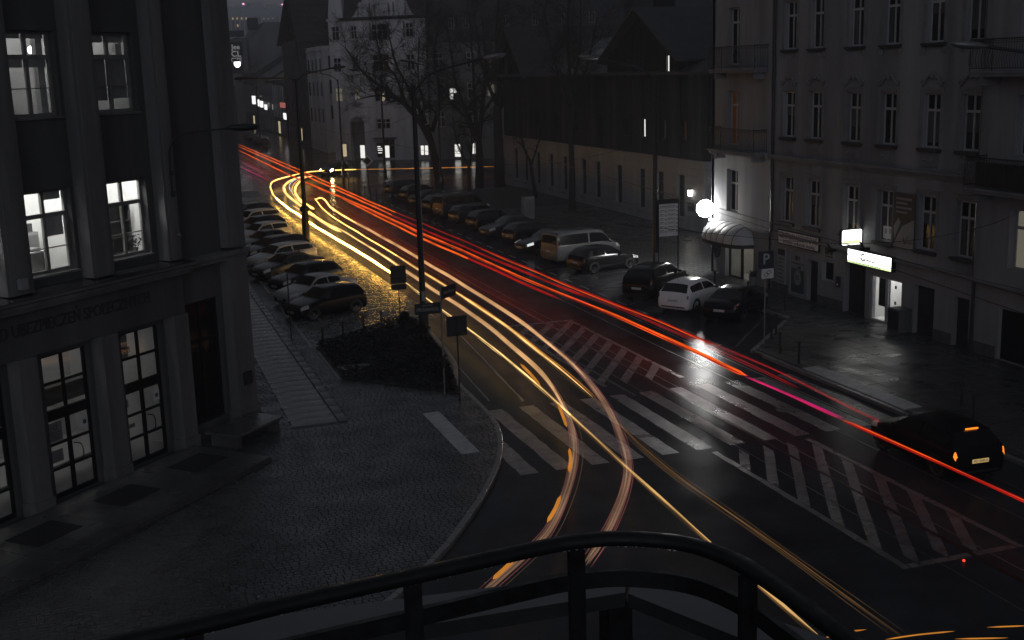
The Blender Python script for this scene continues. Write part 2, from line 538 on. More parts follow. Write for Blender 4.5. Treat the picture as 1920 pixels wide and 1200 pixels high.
# right pavement
RP = [(23.95, -20), (23.95, 40.9), (28.6, 45.7), (28.6, 112), (60, 112), (60, -20)]
rpav = kind(MB().prism(RP, -.01, .09).build('pavement_right', 'joint'), 'structure')
sl_m = MB().bbox(-.292, .292, -.292, .292, -.05, 0, .008)
first = None; far_s = MB(); cnt = 0
cells = []
for i in range(24):
    for jj in range(120):
        x, y = 24.45 + i * .6, 22.2 + jj * .6
        if y < 72 and inpoly(x - .3, y + .3, RP) and x < 31.5 and not (24 < x < 24.95 and 31.2 < y < 37.6): cells.append((x, y))
        elif y >= 58 and x < 38 and inpoly(x, y, RP): cells.append((x, y))
cells.sort(key=lambda c: c[1])
for (x, y) in cells:
    if cnt < 300 and x * 2200 / (y * .93 + x * .3) < 1150:
        loc = (x, y, .12 + random.uniform(-.004, .004)); rot = (random.uniform(-.008, .008), random.uniform(-.008, .008), 0)
        if first is None:
            first = sl_m.build('pavement_slab', 'slab_dark', rpav, loc=loc)
        else:
            inst('pavement_slab', first.data, rpav, loc, rot)
        cnt += 1
    else:
        far_s.bbox(x - .292, x + .292, y - .292, y + .292, .08, .12 + random.uniform(-.004, .004), .008)
kind(far_s.build('pavement_slab_field', 'slab_dark', rpav), 'stuff')
kerbline([(23.95, 18), (23.95, 40.9)], rpav)
kerbline([(23.95, 40.9), (28.6, 45.7)], rpav)
kerbline([(28.6, 45.7), (28.6, 110)], rpav)
t = MB()
for i in range(9):
    for jj in range(74):
        t.lathe([(.03, .004), (.022, .011), (.012, .012)], 6, Matrix.Translation((24.2 + i * .08, 31.45 + jj * .082, .118)))
t.box(24.14, 24.9, 31.35, 37.55, .06, .122)
t.build('tactile_strip', 'tactile', rpav)

# painted markings, each stripe a sheet on the road
def sheet(pts, name, m='paint_line', z=.004, seg=8):
    """quad strip with slightly ragged long edges: pts = four corners a,b (one end) c,d (other end, c beside b)"""
    a, b, c, d = [Vector((*p, z)) for p in pts]
    mb = MB(); vs = []
    for k in range(seg + 1):
        t = k / seg
        p, q = a.lerp(d, t), b.lerp(c, t)
        j = (q - p).normalized()
        vs += [p + j * random.uniform(-.015, .03), q + j * random.uniform(-.03, .015)]
    mb.add(vs, [(2 * k, 2 * k + 1, 2 * k + 3, 2 * k + 2) for k in range(seg)])
    return mb.build(name, m, road)
for k, xr in enumerate([10.95, 12.05, 13.2, 14.35, 15.5, 16.65, 17.8, 18.95, 20.1, 21.25, 22.4, 23.5]):
    y0 = 30.7
    y1 = 34.4 if k == 0 else 37.4
    sheet([(xr - .56, y0), (xr, y0), (xr, y1), (xr - .56, y1)], 'zebra_stripe', 'paint_line' if k < 5 else ('paint_hatch' if k in (9, 11, 10) else 'paint_worn'), seg=14)
def hatch(x0, x1, ya, yb, dx, dy, pitch, m):
    sheet([(x1 - .2, ya), (x1, ya), (x1, yb), (x1 - .2, yb)], 'edge_line', m, seg=20)
    sheet([(x0, ya), (x0 + .2, ya), (x0 + .2, yb), (x0, yb)], 'edge_line', 'paint_worn', seg=20)
    y = ya - dy + .6
    while y < yb + dy:
        # stripe from the right edge (x1) down to the left edge
        def pt(t, off): return (x1 - .22 - t * dx, y + off - t * dy)
        ts = []
        lo, hi = 0.0, (x1 - x0 - .44) / dx
        for off in (0,):
            lo = max(lo, (y + .62 - (yb - .05)) / dy)
            hi = min(hi, (y - (ya + .05)) / dy)
        if hi - lo > .12:
            sheet([pt(lo, 0), pt(lo, .62), pt(hi, .62), pt(hi, 0)], 'hatch_stripe', m, seg=7)
        y += pitch
hatch(16.35, 19.7, 38.6, 50.2, 2.3, 3.4, 1.5, 'paint_hatch')
hatch(16.4, 19.85, 21.1, 30.35, 2.6, 4.8, 1.55, 'paint_hatch')
sheet([(16.62, 21.1), (19.64, 21.1), (19.64, 21.32), (16.62, 21.32)], 'edge_line', 'paint_hatch')
sheet([(16.6, 50.0), (19.5, 50.0), (19.5, 50.2), (16.6, 50.2)], 'edge_line', 'paint_line')
for k in range(30):
    y = 42.6 + k * 2.4
    sheet([(23.35, y), (23.49, y), (23.49, y + 1.2), (23.35, y + 1.2)], 'bay_dash', 'paint_line', seg=3)
for (a, b) in (((23.87, 42.11), (28.2, 47.0)), ((23.6, 52.2), (27.5, 55.0)), ((23.5, 56.7), (25.6, 56.9)), ((23.53, 60.47), (28.3, 61.3)), ((23.5, 57.9), (28.3, 58.6)), ((23.5, 63.6), (28.3, 64.4)), ((23.5, 120.0), (28.3, 121.0))):
    d = (Vector(b) - Vector(a)).normalized(); nn = Vector((-d.y, d.x)) * .07
    sheet([(a[0] - nn.x, a[1] - nn.y), (a[0] + nn.x, a[1] + nn.y), (b[0] + nn.x, b[1] + nn.y), (b[0] - nn.x, b[1] - nn.y)], 'bay_line', 'paint_worn')
# the symbol of the reserved bay: a ring and a bent figure
t = MB()
for k in range(16):
    a0, a1 = 2 * PI * k / 16 * .75 + 2.2, 2 * PI * (k + 1) / 16 * .75 + 2.2
    t.quad(*[(24.6 + r * math.cos(a), 60.0 + r * .8 * math.sin(a), .004) for r, a in ((.5, a0), (.62, a0), (.62, a1), (.5, a1))])
t.build('bay_symbol', 'paint_worn', road)
sheet([(13.95, 53.5), (14.1, 53.5), (14.1, 100), (13.95, 100)], 'edge_line', 'kerb', z=.006, seg=60)
# darker sealed joints and the two shining tram rails let into the lane
mat('seal', (.012, .012, .013), .22, .2, 3)
for x0, y0, x1, y1, wd in ((18.35, 18, 18.1, 110, .14), (16.9, 37, 16.2, 120, .12), (13.0, 38, 14.3, 53, .1), (11.9, 38.5, 12.9, 52, .08)):
    sheet([(x0, y0), (x0 + wd, y0), (x1 + wd, y1), (x1, y1)], 'road_joint', 'seal', z=.008, seg=40)
for xx in (17.35, 18.8, 21.0, 22.45):
    sheet([(xx, 5), (xx + .055, 5), (xx + .055, 180), (xx, 180)], 'tram_rail', 'steel', z=.009, seg=50)
# a few flat manhole covers and puddles of standing water
for (x, y) in ((16.05, 39.9), (20.8, 33.3)):
    MB().lathe([(.33, .006), (.32, .012), (.28, .012), (.27, .009), (1e-4, .009)], 20, Matrix.Translation((x, y, 0))).build('manhole_cover', 'iron', road)

# planted corner bed: dark low evergreens behind the kerb, one taller shrub and a pale slab
bed = tag(MB().prism(BED, .1, .15).build('planting_bed', 'soil'), 'dark triangular planting bed beside the cobbled parking', 'flower bed')
R = random.Random(5)
lf = MB()
def leafquad(mb, c, s, R):
    a = R.uniform(0, 2 * PI); tl = R.uniform(-.7, .7)
    d = Vector((math.cos(a), math.sin(a), tl)).normalized(); e = d.orthogonal().normalized()
    e = (e * math.cos(a * 3) + d.cross(e) * math.sin(a * 3))
    p = Vector(c)
    mb.add([p - d * s, p + e * s * .45, p + d * s, p - e * s * .45], [(0, 1, 2, 3)])
n = 0
while n < 9000:
    x, y = R.uniform(7.6, 12.7), R.uniform(39.5, 52.8)
    if not inpoly(x, y, BED) or (7.55 < x < 9.1 and 44.4 < y < 45.4): continue
    h = .12 + .16 * (noise.noise((x * .7, y * .7, 0)) + .6)
    leafquad(lf, (x, y, .15 + h * R.random() ** .5), R.uniform(.05, .1), R)
    n += 1
kind(lf.build('ground_cover', 'leaf', bed), 'stuff')
MB().bbox(7.7, 9.0, 44.55, 45.25, .12, .19, .015).build('stone_slab', 'slab', bed)
def shrub(x, y, r, h, label, nl=1300):
    s = thing('evergreen_shrub', label, 'shrub', (x, y, .14), group='evergreen shrubs in the planting bed')
    st = MB()
    for k in range(7):
        a = k * .9
        st.tube([(0, 0, 0), (r * .3 * math.cos(a), r * .3 * math.sin(a), h * .5), (r * .6 * math.cos(a), r * .6 * math.sin(a), h * .85)], [.02, .014, .006], 5)
    st.build('stem', 'bark', s)
    m = MB()
    for k in range(nl):
        a = R.uniform(0, 2 * PI); q = R.random() ** .4; zz = R.random()
        rr = r * q * (1 - .55 * zz) * (.8 + .4 * noise.noise((math.cos(a) * 2 + x, math.sin(a) * 2, zz * 2)))
        leafquad(m, (rr * math.cos(a), rr * math.sin(a), h * (.08 + .92 * zz)), R.uniform(.04, .085), R)
    m.build('foliage', 'leaf', s)
shrub(12.2, 52.2, .4, .55, 'rounded dark shrub at the back tip of the bed by the kerb')
shrub(12.45, 50.2, .35, .35, 'low dark shrub by the foot of the tall lamp post')
shrub(11.9, 46.2, .5, .32, 'spreading dark shrub on the street side of the bed')
shrub(11.2, 42.0, .45, .3, 'dark shrub near the front point of the planting bed')

# ------------------------------------------------------------------ building kit (local x = along the facade, y = inward, z = up)
def wall(x0, x1, z0, z1, ops, t=.3, d=0.0):
    xs = sorted({x0, x1, *[o[0] for o in ops], *[o[1] for o in ops]})
    zs = sorted({z0, z1, *[o[2] for o in ops], *[o[3] for o in ops]})
    xs = [x for x in xs if x0 <= x <= x1]; zs = [z for z in zs if z0 <= z <= z1]
    m = MB()
    for a, b in zip(xs[:-1], xs[1:]):
        for c, e in zip(zs[:-1], zs[1:]):
            mx, mz = (a + b) / 2, (c + e) / 2
            if any(o[0] < mx < o[1] and o[2] < mz < o[3] for o in ops): continue
            m.quad((a, d, c), (b, d, c), (b, d, e), (a, d, e))
    for (a, b, c, e) in [o[:4] for o in ops]:
        m.quad((a, d, c), (a, d, e), (a, d + t, e), (a, d + t, c)); m.quad((b, d, c), (b, d + t, c), (b, d + t, e), (b, d, e))
        m.quad((a, d, c), (a, d + t, c), (b, d + t, c), (b, d, c)); m.quad((a, d, e), (b, d, e), (b, d + t, e), (a, d + t, e))
    return m

def window(parent, a, b, c, e, d, fm='frame_white', gm='dark_glass', cols=2, trans=None, fw=.07, bar=None, name='window', sill=None, gms=None):
    """casement: frame with mullions and a transom, each pane a piece of its own"""
    f = MB()
    f.box(a, a + fw, d, d + .08, c, e); f.box(b - fw, b, d, d + .08, c, e)
    f.box(a + fw, b - fw, d, d + .08, c, c + fw); f.box(a + fw, b - fw, d, d + .08, e - fw, e)
    rows = [(c + fw, e - fw)]
    if trans:
        f.box(a + fw, b - fw, d - .02, d + .079, trans - fw * .7, trans + fw * .7)
        rows = [(c + fw, trans - fw * .7), (trans + fw * .7, e - fw)]
    iw = (b - a - 2 * fw)
    cells = []
    for ri, (r0, r1) in enumerate(rows):
        for k in range(1, cols):
            x = a + fw + iw * k / cols
            f.box(x - fw * .55, x + fw * .55, d - .012, d + .078, r0, r1)
        for k in range(cols):
            x0 = a + fw + iw * k / cols + (fw * .55 if k else 0); x1 = a + fw + iw * (k + 1) / cols - (fw * .55 if k < cols - 1 else 0)
            cells.append((x0, x1, r0, r1))
        if bar and ri == 0:
            f.box(a + fw, b - fw, d + .02, d + .06, bar - .015, bar + .015)
    wo = f.build(name, fm, parent)
    for i, (x0, x1, r0, r1) in enumerate(cells):
        MB().box(x0 - .004, x1 + .004, d + .035, d + .043, r0 - .004, r1 + .004).build('pane', (gms[i] if gms else gm), wo)
    if sill:
        MB().box(a - .1, b + .1, sill[0], sill[1], c - .1, c - .012).build('sill', sill[2], wo)
    return wo

def room(parent, a, b, d0, d1, c, e, m='room_white'):
    r = MB()
    r.quad((a, d1, c), (b, d1, c), (b, d1, e), (a, d1, e)); r.quad((a, d0, c), (a, d1, c), (a, d1, e), (a, d0, e))
    r.quad((b, d0, c), (b, d0, e), (b, d1, e), (b, d1, c)); r.quad((a, d0, c), (b, d0, c), (b, d1, c), (a, d1, c)); r.quad((a, d0, e), (a, d1, e), (b, d1, e), (b, d0, e))
    # outer skin so that no light leaks out of the room
    k = .05
    r.box(a - k, b + k, d0 + .02, d1 + k, e + .02, e + k); r.box(a - k, b + k, d1 + .02, d1 + k, c, e); r.box(a - k, a - .02, d0 + .02, d1, c, e); r.box(b + .02, b + k, d0 + .02, d1, c, e)
    return r.build('room_wall', m, parent)

# ------------------------------------------------------------------ the office building on the left
FA3 = (.97, 36.2, 0); FROT = math.atan2(.716, .698)
OB = thing('office_building', 'dark stucco office building with tall pilasters and lit windows on the left', 'building', FA3, FROT)
def ob_world(u, d, z=0.0):
    return (FA.x + FD.x * u - FN.x * d, FA.y + FD.y * u - FN.y * d, z)
BAYS = [-.5, -3.45, -6.4, -9.35]
ops = []
for c in BAYS:
    for z0, z1 in ((6.45, 8.72), (10.66, 12.9), (14.9, 17.0)):
        ops.append((c - .84, c + .82, z0, z1))
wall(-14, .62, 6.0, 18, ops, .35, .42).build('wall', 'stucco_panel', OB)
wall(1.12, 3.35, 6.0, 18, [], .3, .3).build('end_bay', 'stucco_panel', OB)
for a, b in ((-5.45, -4.6), (-2.5, -1.68), (.6, 1.14), (-8.4, -7.55), (-11.3, -10.5)):
    p = MB(); p.box(a, b, 0, .46, 6.16, 18); p.box(a + .12, b - .12, -.035, .0, 6.16, 18)
    p.build('pilaster', 'stucco', OB)
p = MB(); p.box(3.33, 4.2, -.02, .7, 6.16, 18); p.box(3.5, 4.05, -.05, -.02, 6.16, 18); p.build('pilaster', 'stucco', OB)
p = MB()
for zz, dd in ((5.72, -.18), (5.84, -.28), (5.98, -.38)):
    p.box(-14, 1.28, dd, .5, zz, zz + .1 if zz < 5.9 else 6.06)
p.box(1.282, 4.3, -.02, .7, 5.78, 5.92); p.box(1.282, 4.34, -.1, .7, 5.922, 6.06)
p.build('cornice', 'stucco', OB)
MB().prismx([(-.41, 6.064), (.46, 6.064), (.46, 6.16), (-.41, 6.085)], -14, 1.3).build('cornice_flashing', mat('sheet_metal', (.05, .05, .052), .12, .25, 3, metal=.5), OB)
wall(-14, 1.2, 4.45, 5.72, [], .2, .12).build('frieze', 'stucco_base', OB)
text('ZAKŁAD UBEZPIECZEŃ SPOŁECZNYCH', .46, 'letter_dark', OB, on_wall(-3.62, .11, 5.2), 'frieze_lettering', .012, width=6.7)
dops = [(c - .84, c + .84, 0.12, 4.24) for c in (-.44, -3.4, -6.36, -9.3)]
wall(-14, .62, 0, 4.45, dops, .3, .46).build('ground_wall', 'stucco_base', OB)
for a, b in ((-2.42, -1.8), (.58, 1.2), (-5.38, -4.76), (-8.34, -7.72)):
    p = MB(); p.box(a, b, 0.02, .47, .5, 4.45); p.box(a - .04, b + .04, -.03, .47, 0, .5); p.build('pier', 'stucco', OB)
wall(1.2, 3.3, 0, 5.78, [(1.42, 3.1, .6, 4.62)], .3, .36).build('entrance_bay', 'stucco_base', OB)
window(OB, 1.42, 3.1, .6, 4.62, .5, 'frame_black', 'dark_glass', 2, 3.3, .08, 1.9)
p = MB(); p.box(3.28, 4.2, -.02, .7, .7, 5.78); p.box(3.2, 4.26, -.1, .72, 0, .7); p.box(3.5, 3.95, -.06, -.02, 1.35, 1.85); p.build('corner_pier', 'stucco', OB)
MB().box(3.5, 3.96, -.09, -.062, 1.5, 1.95).build('wall_plaque', 'sign_dark', OB)
p = MB()                                                      # street side and back of the block
p.prism([(4.2, .05), (4.2 + .716 * 70, .05 + .698 * 70), (3.6 + .716 * 70, .75 + .698 * 70), (3.6, .72)], 0, 18)
p.box(-14.3, 4.1, 8.2, 8.5, 0, 18); p.box(-14, 3.5, .5, 8.2, 17.6, 17.9); p.box(-14.3, -14, .3, 8.2, 0, 18)
p.build('side_wall', 'stucco', OB)

# upper windows: dim offices; first floor: bright offices
for c, dim in ((-.5, 0), (-3.45, 1), (-6.4, 2)):
    a, b = c - .84, c + .82
    lo = window(OB, a, b, 6.45, 8.72, .62, 'frame_grey', 'clear_glass', 2, 8.02, .085, 7.12)
    up = window(OB, a, b, 10.66, 12.9, .62, 'frame_grey', 'clear_glass', 2, 12.22, .085, 11.4)
    third = window(OB, a, b, 14.9, 17.0, .62, 'frame_grey', 'dark_glass', 2, 16.3, .085)
    for wdw, zz in ((lo, 6.45), (up, 10.66)):
        MB().box(a - .05, b + .05, .36, .62, zz - .07, zz - .005).build('sill', 'stucco', wdw)
    r1 = room(OB, c - 1.35, c + 1.35, .78, 5.6, 5.9, 9.25, 'room_white')
    for dd in (1.05, 3.4):
        MB().box(c - .8, c + .8, dd, dd + .28, 9.15, 9.22).build('ceiling_lamp', 'ceiling_light', r1)
    r2 = room(OB, c - 1.35, c + 1.35, .78, 5.2, 10.0, 13.35, 'room_grey')
    MB().box(c - .7, c + .7, 2.6, 2.85, 13.2, 13.27).build('ceiling_lamp', 'ceiling_dim', r2)
    # roller blinds
    if dim == 1:
        MB().box(c + .03, c + .72, .72, .735, 8.42, 8.68).build('blind', 'blind', lo)
        MB().box(c + .03, c + .72, .72, .735, 7.42, 7.97).build('blind', 'blind', lo)
        for x0, x1 in ((c - .76, c - .06), (c + .02, c + .73)):
            MB().box(x0, x1, .72, .735, 11.95, 12.17).build('blind', 'blind', up)
            MB().box(x0, x1, .72, .735, 12.7, 12.84).build('blind', 'blind', up)
        MB().box(c + .5, c + .72, .78, .95, 10.7, 12.8).build('curtain', 'blind', up)
    if dim == 0:
        for x0, x1 in ((c - .76, c - .06), (c + .02, c + .73)):
            MB().box(x0, x1, .72, .735, 11.0 if x0 < c - .1 else 11.05, 12.17).build('blind', mat('blind_grey%d' % int(x0 * 10), (.28, .28, .27), .8, .12, 4), up)
            MB().box(x0, x1, .72, .735, 12.62, 12.84).build('blind', 'blind', up)
        MB().box(c + .5, c + .73, .79, .9, 12.2, 12.6).build('curtain', 'blind', up)

def desk(u, d, z, label):
    t = thing('desk', label, 'desk', ob_world(u, d, z), FROT)
    MB().box(-.7, .7, -.35, .35, .7, .74).build('desk_top', 'room_white', t)
    for x in (-.66, .62):
        MB().box(x, x + .04, -.33, .33, 0, .7).build('leg', 'room_dark', t)
    p = MB(); p.box(-.25, .25, .12, .15, .85, 1.18); p.box(-.03, .03, .13, .16, .74, .86); p.box(-.12, .12, .05, .22, .74, .755); p.build('monitor', 'room_dark', t)
    p = MB(); p.box(-.6, -.35, -.25, .05, .745, .80); p.box(.3, .6, -.3, .0, .745, .83); p.build('paper_stack', 'poster_grey', t)
    return t
desk(-3.75, 1.5, 6.25, 'cluttered office desk with monitor behind the left first floor window')
t = thing('desk_lamp', 'bent desk lamp with round shade in the left first floor window', 'lamp', ob_world(-4.1, 1.2, 6.99), FROT)
p = MB(); p.tube(crom([(0, 0, 0), (-.02, 0, .3), (.1, 0, .5), (.28, 0, .45)], 4), .012, 6); p.lathe([(.09, 0), (.09, .02), (.02, .03)], 12); p.build('lamp_arm', 'steel', t)
MB().lathe([(.03, .05), (.11, -.04), (.11, -.06)], 14, Matrix.Translation((.28, 0, .45)) @ Matrix.Rotation(.5, 4, 'Y')).build('lamp_shade', 'steel', t)
t = thing('filing_cabinet', 'grey filing cabinet behind the left first floor window', 'cabinet', ob_world(-2.75, 2.3, 5.9), FROT)
MB().box(-.35, .35, -.25, .25, 0, 1.5).build('cabinet_body', 'room_grey', t)
for k in range(3):
    MB().box(-.3, .3, -.268, -.252, .1 + k * .46, .5 + k * .46).build('drawer', 'poster_grey', t)
MB().box(-.32, .2, -.2, .2, 1.51, 1.75).build('binder_box', 'room_dark', t)
t = thing('bookcase', 'dark tall bookcase in the right first floor office', 'bookcase', ob_world(.15, 1.75, 5.9), FROT)
p = MB(); p.box(-.5, .5, -.02, .02, 0, 2.0); p.box(-.5, -.46, -.3, -.02, 0, 2.0); p.box(.46, .5, -.3, -.02, 0, 2.0); p.build('case', 'room_dark', t)
for k in range(5):
    MB().box(-.46, .46, -.3, -.02, .02 + k * .48, .05 + k * .48).build('shelf', 'room_dark', t)
t = thing('potted_plant', 'small potted plant on the sill of the right first floor window', 'plant', ob_world(.12, .86, 6.48), FROT)
MB().lathe([(.06, 0), (.085, .14), (.075, .14), (.06, .12)], 12).build('pot', 'room_dark', t)
p = MB()
for k in range(70):
    leafquad(p, (R.uniform(-.2, .2), R.uniform(-.08, .1), .16 + R.random() * .35), .06, R)
p.build('foliage', 'leaf', t)
t = thing('notice_board', 'grey wall board with pale notices in the right first floor office', 'board', ob_world(-1.0, 1.6, 6.4), FROT)
MB().box(-.45, .35, 0, .04, 0, 2.1).build('panel', 'poster_white', t)
for k, (x, z) in enumerate(((-.35, 1.25), (-.3, .75), (.0, .95), (-.05, .35))):
    MB().box(x, x + .22, -.012, -.002, z, z + .3).build('paper', 'room_white', t)
t = thing('pendant_lamp', 'glaring round lamp behind the upper left window', 'lamp', ob_world(-2.85, 1.05, 12.42), FROT)
MB().ball((0, 0, 0), .1, 12).build('bulb', 'lamp_star', t)
MB().tube([(0, 0, .1), (0, 0, .85)], .01, 5).build('cord', 'room_dark', t)

# entrance hall and the three glazed doors
hall = room(OB, -11, 1.15, .8, 5.2, .1, 4.4, 'room_white')
for c in (-.44, -3.4, -6.36):
    MB().box(c - .6, c + .6, 3.4, 3.65, 4.28, 4.34).build('ceiling_lamp', 'hall_light', hall)
    MB().box(c - .3, c - .05, 2.1, 2.15, .12, 4.3).build('partition', 'room_white', hall)
t = thing('counter', 'long wooden counter inside the entrance hall behind the glass doors', 'counter', ob_world(-4, 2.6, .12), FROT)
p = MB(); p.box(-5, 4.2, 0, .08, 0, .1); p.box(-5, 4.2, -.28, .3, 2.55, 2.62); p.box(-5, 4.2, -.02, .02, 2.0, 2.55); p.build('counter_top', 'poster_grey', t)
for k in range(8):
    MB().box(-4.8 + k * 1.2, -4.74 + k * 1.2, 0, .06, .1, 2.55).build('post', 'room_dark', t)
bn = thing('information_banner', 'white information banner with black capitals behind the right door', 'banner', ob_world(-.62, 1.3, 3.25), FROT)
MB().box(-.62, .45, 0, .02, -.02, .92).build('sheet', 'poster_white', bn)
text('NICY', .27, 'letter_black', bn, on_wall(-.08, -.004, .62), align='CENTER')
text('ECZENI', .27, 'letter_black', bn, on_wall(.08, -.004, .22), align='CENTER')
for di, c in enumerate((-.44, -3.4, -6.36)):
    a, b = c - .84, c + .84
    d = .6
    f = MB(); fw = .07
    f.box(a, a + fw, d, d + .09, .12, 4.24); f.box(b - fw, b, d, d + .09, .12, 4.24); f.box(a + fw, b - fw, d, d + .09, 4.17, 4.24)
    f.box(a + fw, b - fw, d - .01, d + .09, 2.36, 2.66); f.box(a + fw, b - fw, d, d + .09, .12, .24)
    f.box(c - .05, c + .05, d, d + .088, .24, 2.36); f.box(c - .035, c + .035, d, d + .088, 2.66, 4.17)
    f.box(a + fw, b - fw, d + .005, d + .08, 3.38, 3.45)
    for z in (.92, 1.64):
        f.box(a + fw, b - fw, d + .005, d + .08, z, z + .07)
    do = f.build('door', 'frame_black', OB)
    for x0, x1 in ((a + fw, c - .04), (c + .04, b - fw)):
        for z0, z1 in ((.24, .92), (.99, 1.64), (1.71, 2.36), (2.66, 3.38), (3.45, 4.17)):
            MB().box(x0, x1, d + .04, d + .048, z0, z1).build('pane', 'door_glass', do)
    for sgn in (1,):
        MB().tube(crom([(c + .1, d, .98), (c + .3, d - .08, 1.06), (c + .34, d - .08, 1.28), (c + .26, d - .08, 1.48), (c + .1, d, 1.54)], 4), .016, 6).build('handle', 'frame_black', do)
    if di < 2:
        MB().box(b - .36, b - .12, d + .028, d + .036, 1.85, 2.2).build('notice', 'poster_white', do)
        p = MB(); p.lathe([(.07, 0), (.07, .003)], 12, Matrix.Translation((b - .24, d + .0275, 2.02)) @ Matrix.Rotation(PI / 2, 4, 'X')); p.build('notice_emblem', 'room_dark', do)
    if di == 1:
        MB().box(a + .12, a + .6, d + .028, d + .036, 1.74, 2.3).build('notice', 'poster_grey', do)
        MB().box(a + .12, a + .55, d + .028, d + .036, 1.15, 1.5).build('notice', 'poster_grey', do)
        p = MB()
        for k in range(5): p.box(a + .17, a + .54, d + .0255, d + .027, 1.8 + k * .05, 1.815 + k * .05)
        for k in range(14):
            a0, a1 = 2 * PI * k / 14, 2 * PI * (k + 1) / 14
            p.quad(*[(a + .36 + rr * math.cos(q), d + .026, 2.15 + rr * math.sin(q)) for rr, q in ((.06, a0), (.08, a0), (.08, a1), (.06, a1))])
        p.build('notice_print', 'letter_black', do)
    if di == 0:
        MB().box(a + .1, a + .24, d + .028, d + .036, 1.95, 2.2).build('notice', 'poster_grey', do)
        MB().box(a + .12, a + .42, d + .028, d + .036, 1.3, 1.42).build('notice', 'poster_grey', do)

# platform in front of the doors with recessed mats
pf = kind(MB().prism([ob_world(.85, .0)[:2], ob_world(.85, -3.05)[:2], ob_world(-14, -3.35)[:2], ob_world(-14, 0)[:2]], 0, .24).build('entrance_platform', 'platform'), 'structure')
for k in range(12):
    for jj in range(3):
        a = .8 - k * 1.2; o0, o1 = -.05 - jj * 1.0, -1.04 - jj * 1.0
        m = MB(); P = [ob_world(a, o0), ob_world(a, o1), ob_world(a - 1.18, o1), ob_world(a - 1.18, o0)]
        m.prism([q[:2] for q in P], .2, .252 + random.uniform(-.002, .002)); m.build('platform_slab', 'platform', pf)
for c in (-.44, -3.4, -6.36):
    P = [ob_world(c - .75, -.75), ob_world(c - .75, -1.9), ob_world(c + .75, -1.9), ob_world(c + .75, -.75)]
    tag(MB().prism([q[:2] for q in P], .253, .262).build('door_mat', 'mat_rubber'), 'dark door mat on the platform before the %s glazed door' % {-.44: 'right', -3.4: 'middle', -6.36: 'left'}[c], 'mat', 'door mats on the entrance platform')
bn = thing('stone_bench', 'dark stone bench beside the corner pier of the office building', 'bench', ob_world(2.4, -1.0, .11), FROT)
MB().bbox(-1.2, 1.15, -.55, .75, .42, .5, .02).build('seat', 'platform', bn)
for x in (-1.05, .9): MB().box(x, x + .14, -.45, .65, 0, .42).build('leg', 'platform', bn)
# wall lamp bracket and its long arm
wl = thing('wall_street_lamp', 'cobra head street lamp on a bent arm fixed to the office building', 'street lamp', ob_world(.92, -.04, 8.2))
p = MB(); p.box(-.08, .08, -.05, .08, -.12, .05); p.box(-.08, .08, -.05, .08, .52, .66); p.build('bracket', 'iron', wl)
tip = Vector((3.55, 36.0, 10.22)) - Vector(ob_world(.92, -.04, 8.2))
p = MB(); p.tube(crom([(0, -.06, -.1), (0, -.08, .8), (.05, -.1, 1.35), (.4, -.2, 1.72), tip * .93], 6), .028, 8); p.build('arm', 'iron', wl)
def lamp_head(parent, p, d, m='steel_dark', L=.85):
    """cobra head lying along direction d from p"""
    d = Vector(d).normalized(); sd = d.cross(Vector((0, 0, 1))).normalized(); up = sd.cross(d)
    M = Matrix(((d.x, sd.x, up.x, p[0]), (d.y, sd.y, up.y, p[1]), (d.z, sd.z, up.z, p[2]), (0, 0, 0, 1)))
    vs, fs = [], []
    prof = [(-.12, .05, .05, -.04), (0, .07, .07, -.05), (.15, .12, .1, -.1), (.5, .17, .11, -.13), (.78, .14, .08, -.1), (L, .04, .02, -.03)]
    n = 10
    for (x, wd, hu, hd) in prof:
        for k in range(n):
            a = 2 * PI * k / n
            z = math.sin(a); vs.append(M @ Vector((x, wd * math.cos(a), z * hu if z > 0 else -z * hd)))
    for i in range(len(prof) - 1):
        for k in range(n):
            fs.append((i * n + k, i * n + (k + 1) % n, (i + 1) * n + (k + 1) % n, (i + 1) * n + k))
    fs.append(tuple(range(n))[::-1]); fs.append(tuple((len(prof) - 1) * n + k for k in range(n)))
    return MB().add(vs, fs).build('lamp_head', m, parent, True)
lamp_head(wl, tip * .93, (1, .1, .02))
t = thing('security_camera', 'small dome camera on the pilaster above the cornice', 'camera', ob_world(.88, -.05, 6.95), FROT)
p = MB(); p.tube([(0, .05, .1), (0, -.12, .08), (0, -.15, .02)], .015, 6); p.build('bracket', 'steel', t)
MB().ball((0, -.15, -.03), .06, 12).build('dome', 'steel', t)
t = tag(MB().box(-.12, .12, -.14, 0, -.14, .14).build('wall_box', 'poster_grey', None), 'small pale junction box on the pilaster at the left edge', 'box')
t.location = ob_world(-5.05, -.04, 6.45); t.rotation_euler = (0, 0, FROT)

# ------------------------------------------------------------------ the tenement with shops on the right
SB = thing('shop_building', 'pale stucco tenement with shops at street level and iron balconies', 'building', (31.6, 58.4, 0), -PI / 2)
WC = [7.57, 9.87, 12.92, 15.42, 18.23, 20.55]
rows = [(3.72, 5.98), (7.93, 10.13), (12.13, 14.4), (16.2, 18.2)]
ops = [(c - .53, c + .53, a, b) for c in WC for a, b in rows]
wall(6.12, 21.5, 3.06, 20, ops, .32, .0).build('wall', 'stucco_shop', SB)
ops2 = [(2.3 - .6, 2.3 + .6, a if a < 5 else a - .65, b) for a, b in rows]
wall(0, 6.1, 3.06, 20, ops2, .4, -.14).build('end_bay', 'stucco_shop', SB)
ops3 = [(23.3, 24.5, a, b) for a, b in rows] + [(26.0, 27.2, a, b) for a, b in rows]
wall(21.52, 44, 3.06, 20, ops3, .4, -.3).build('corner_bay', 'stucco_shop', SB)
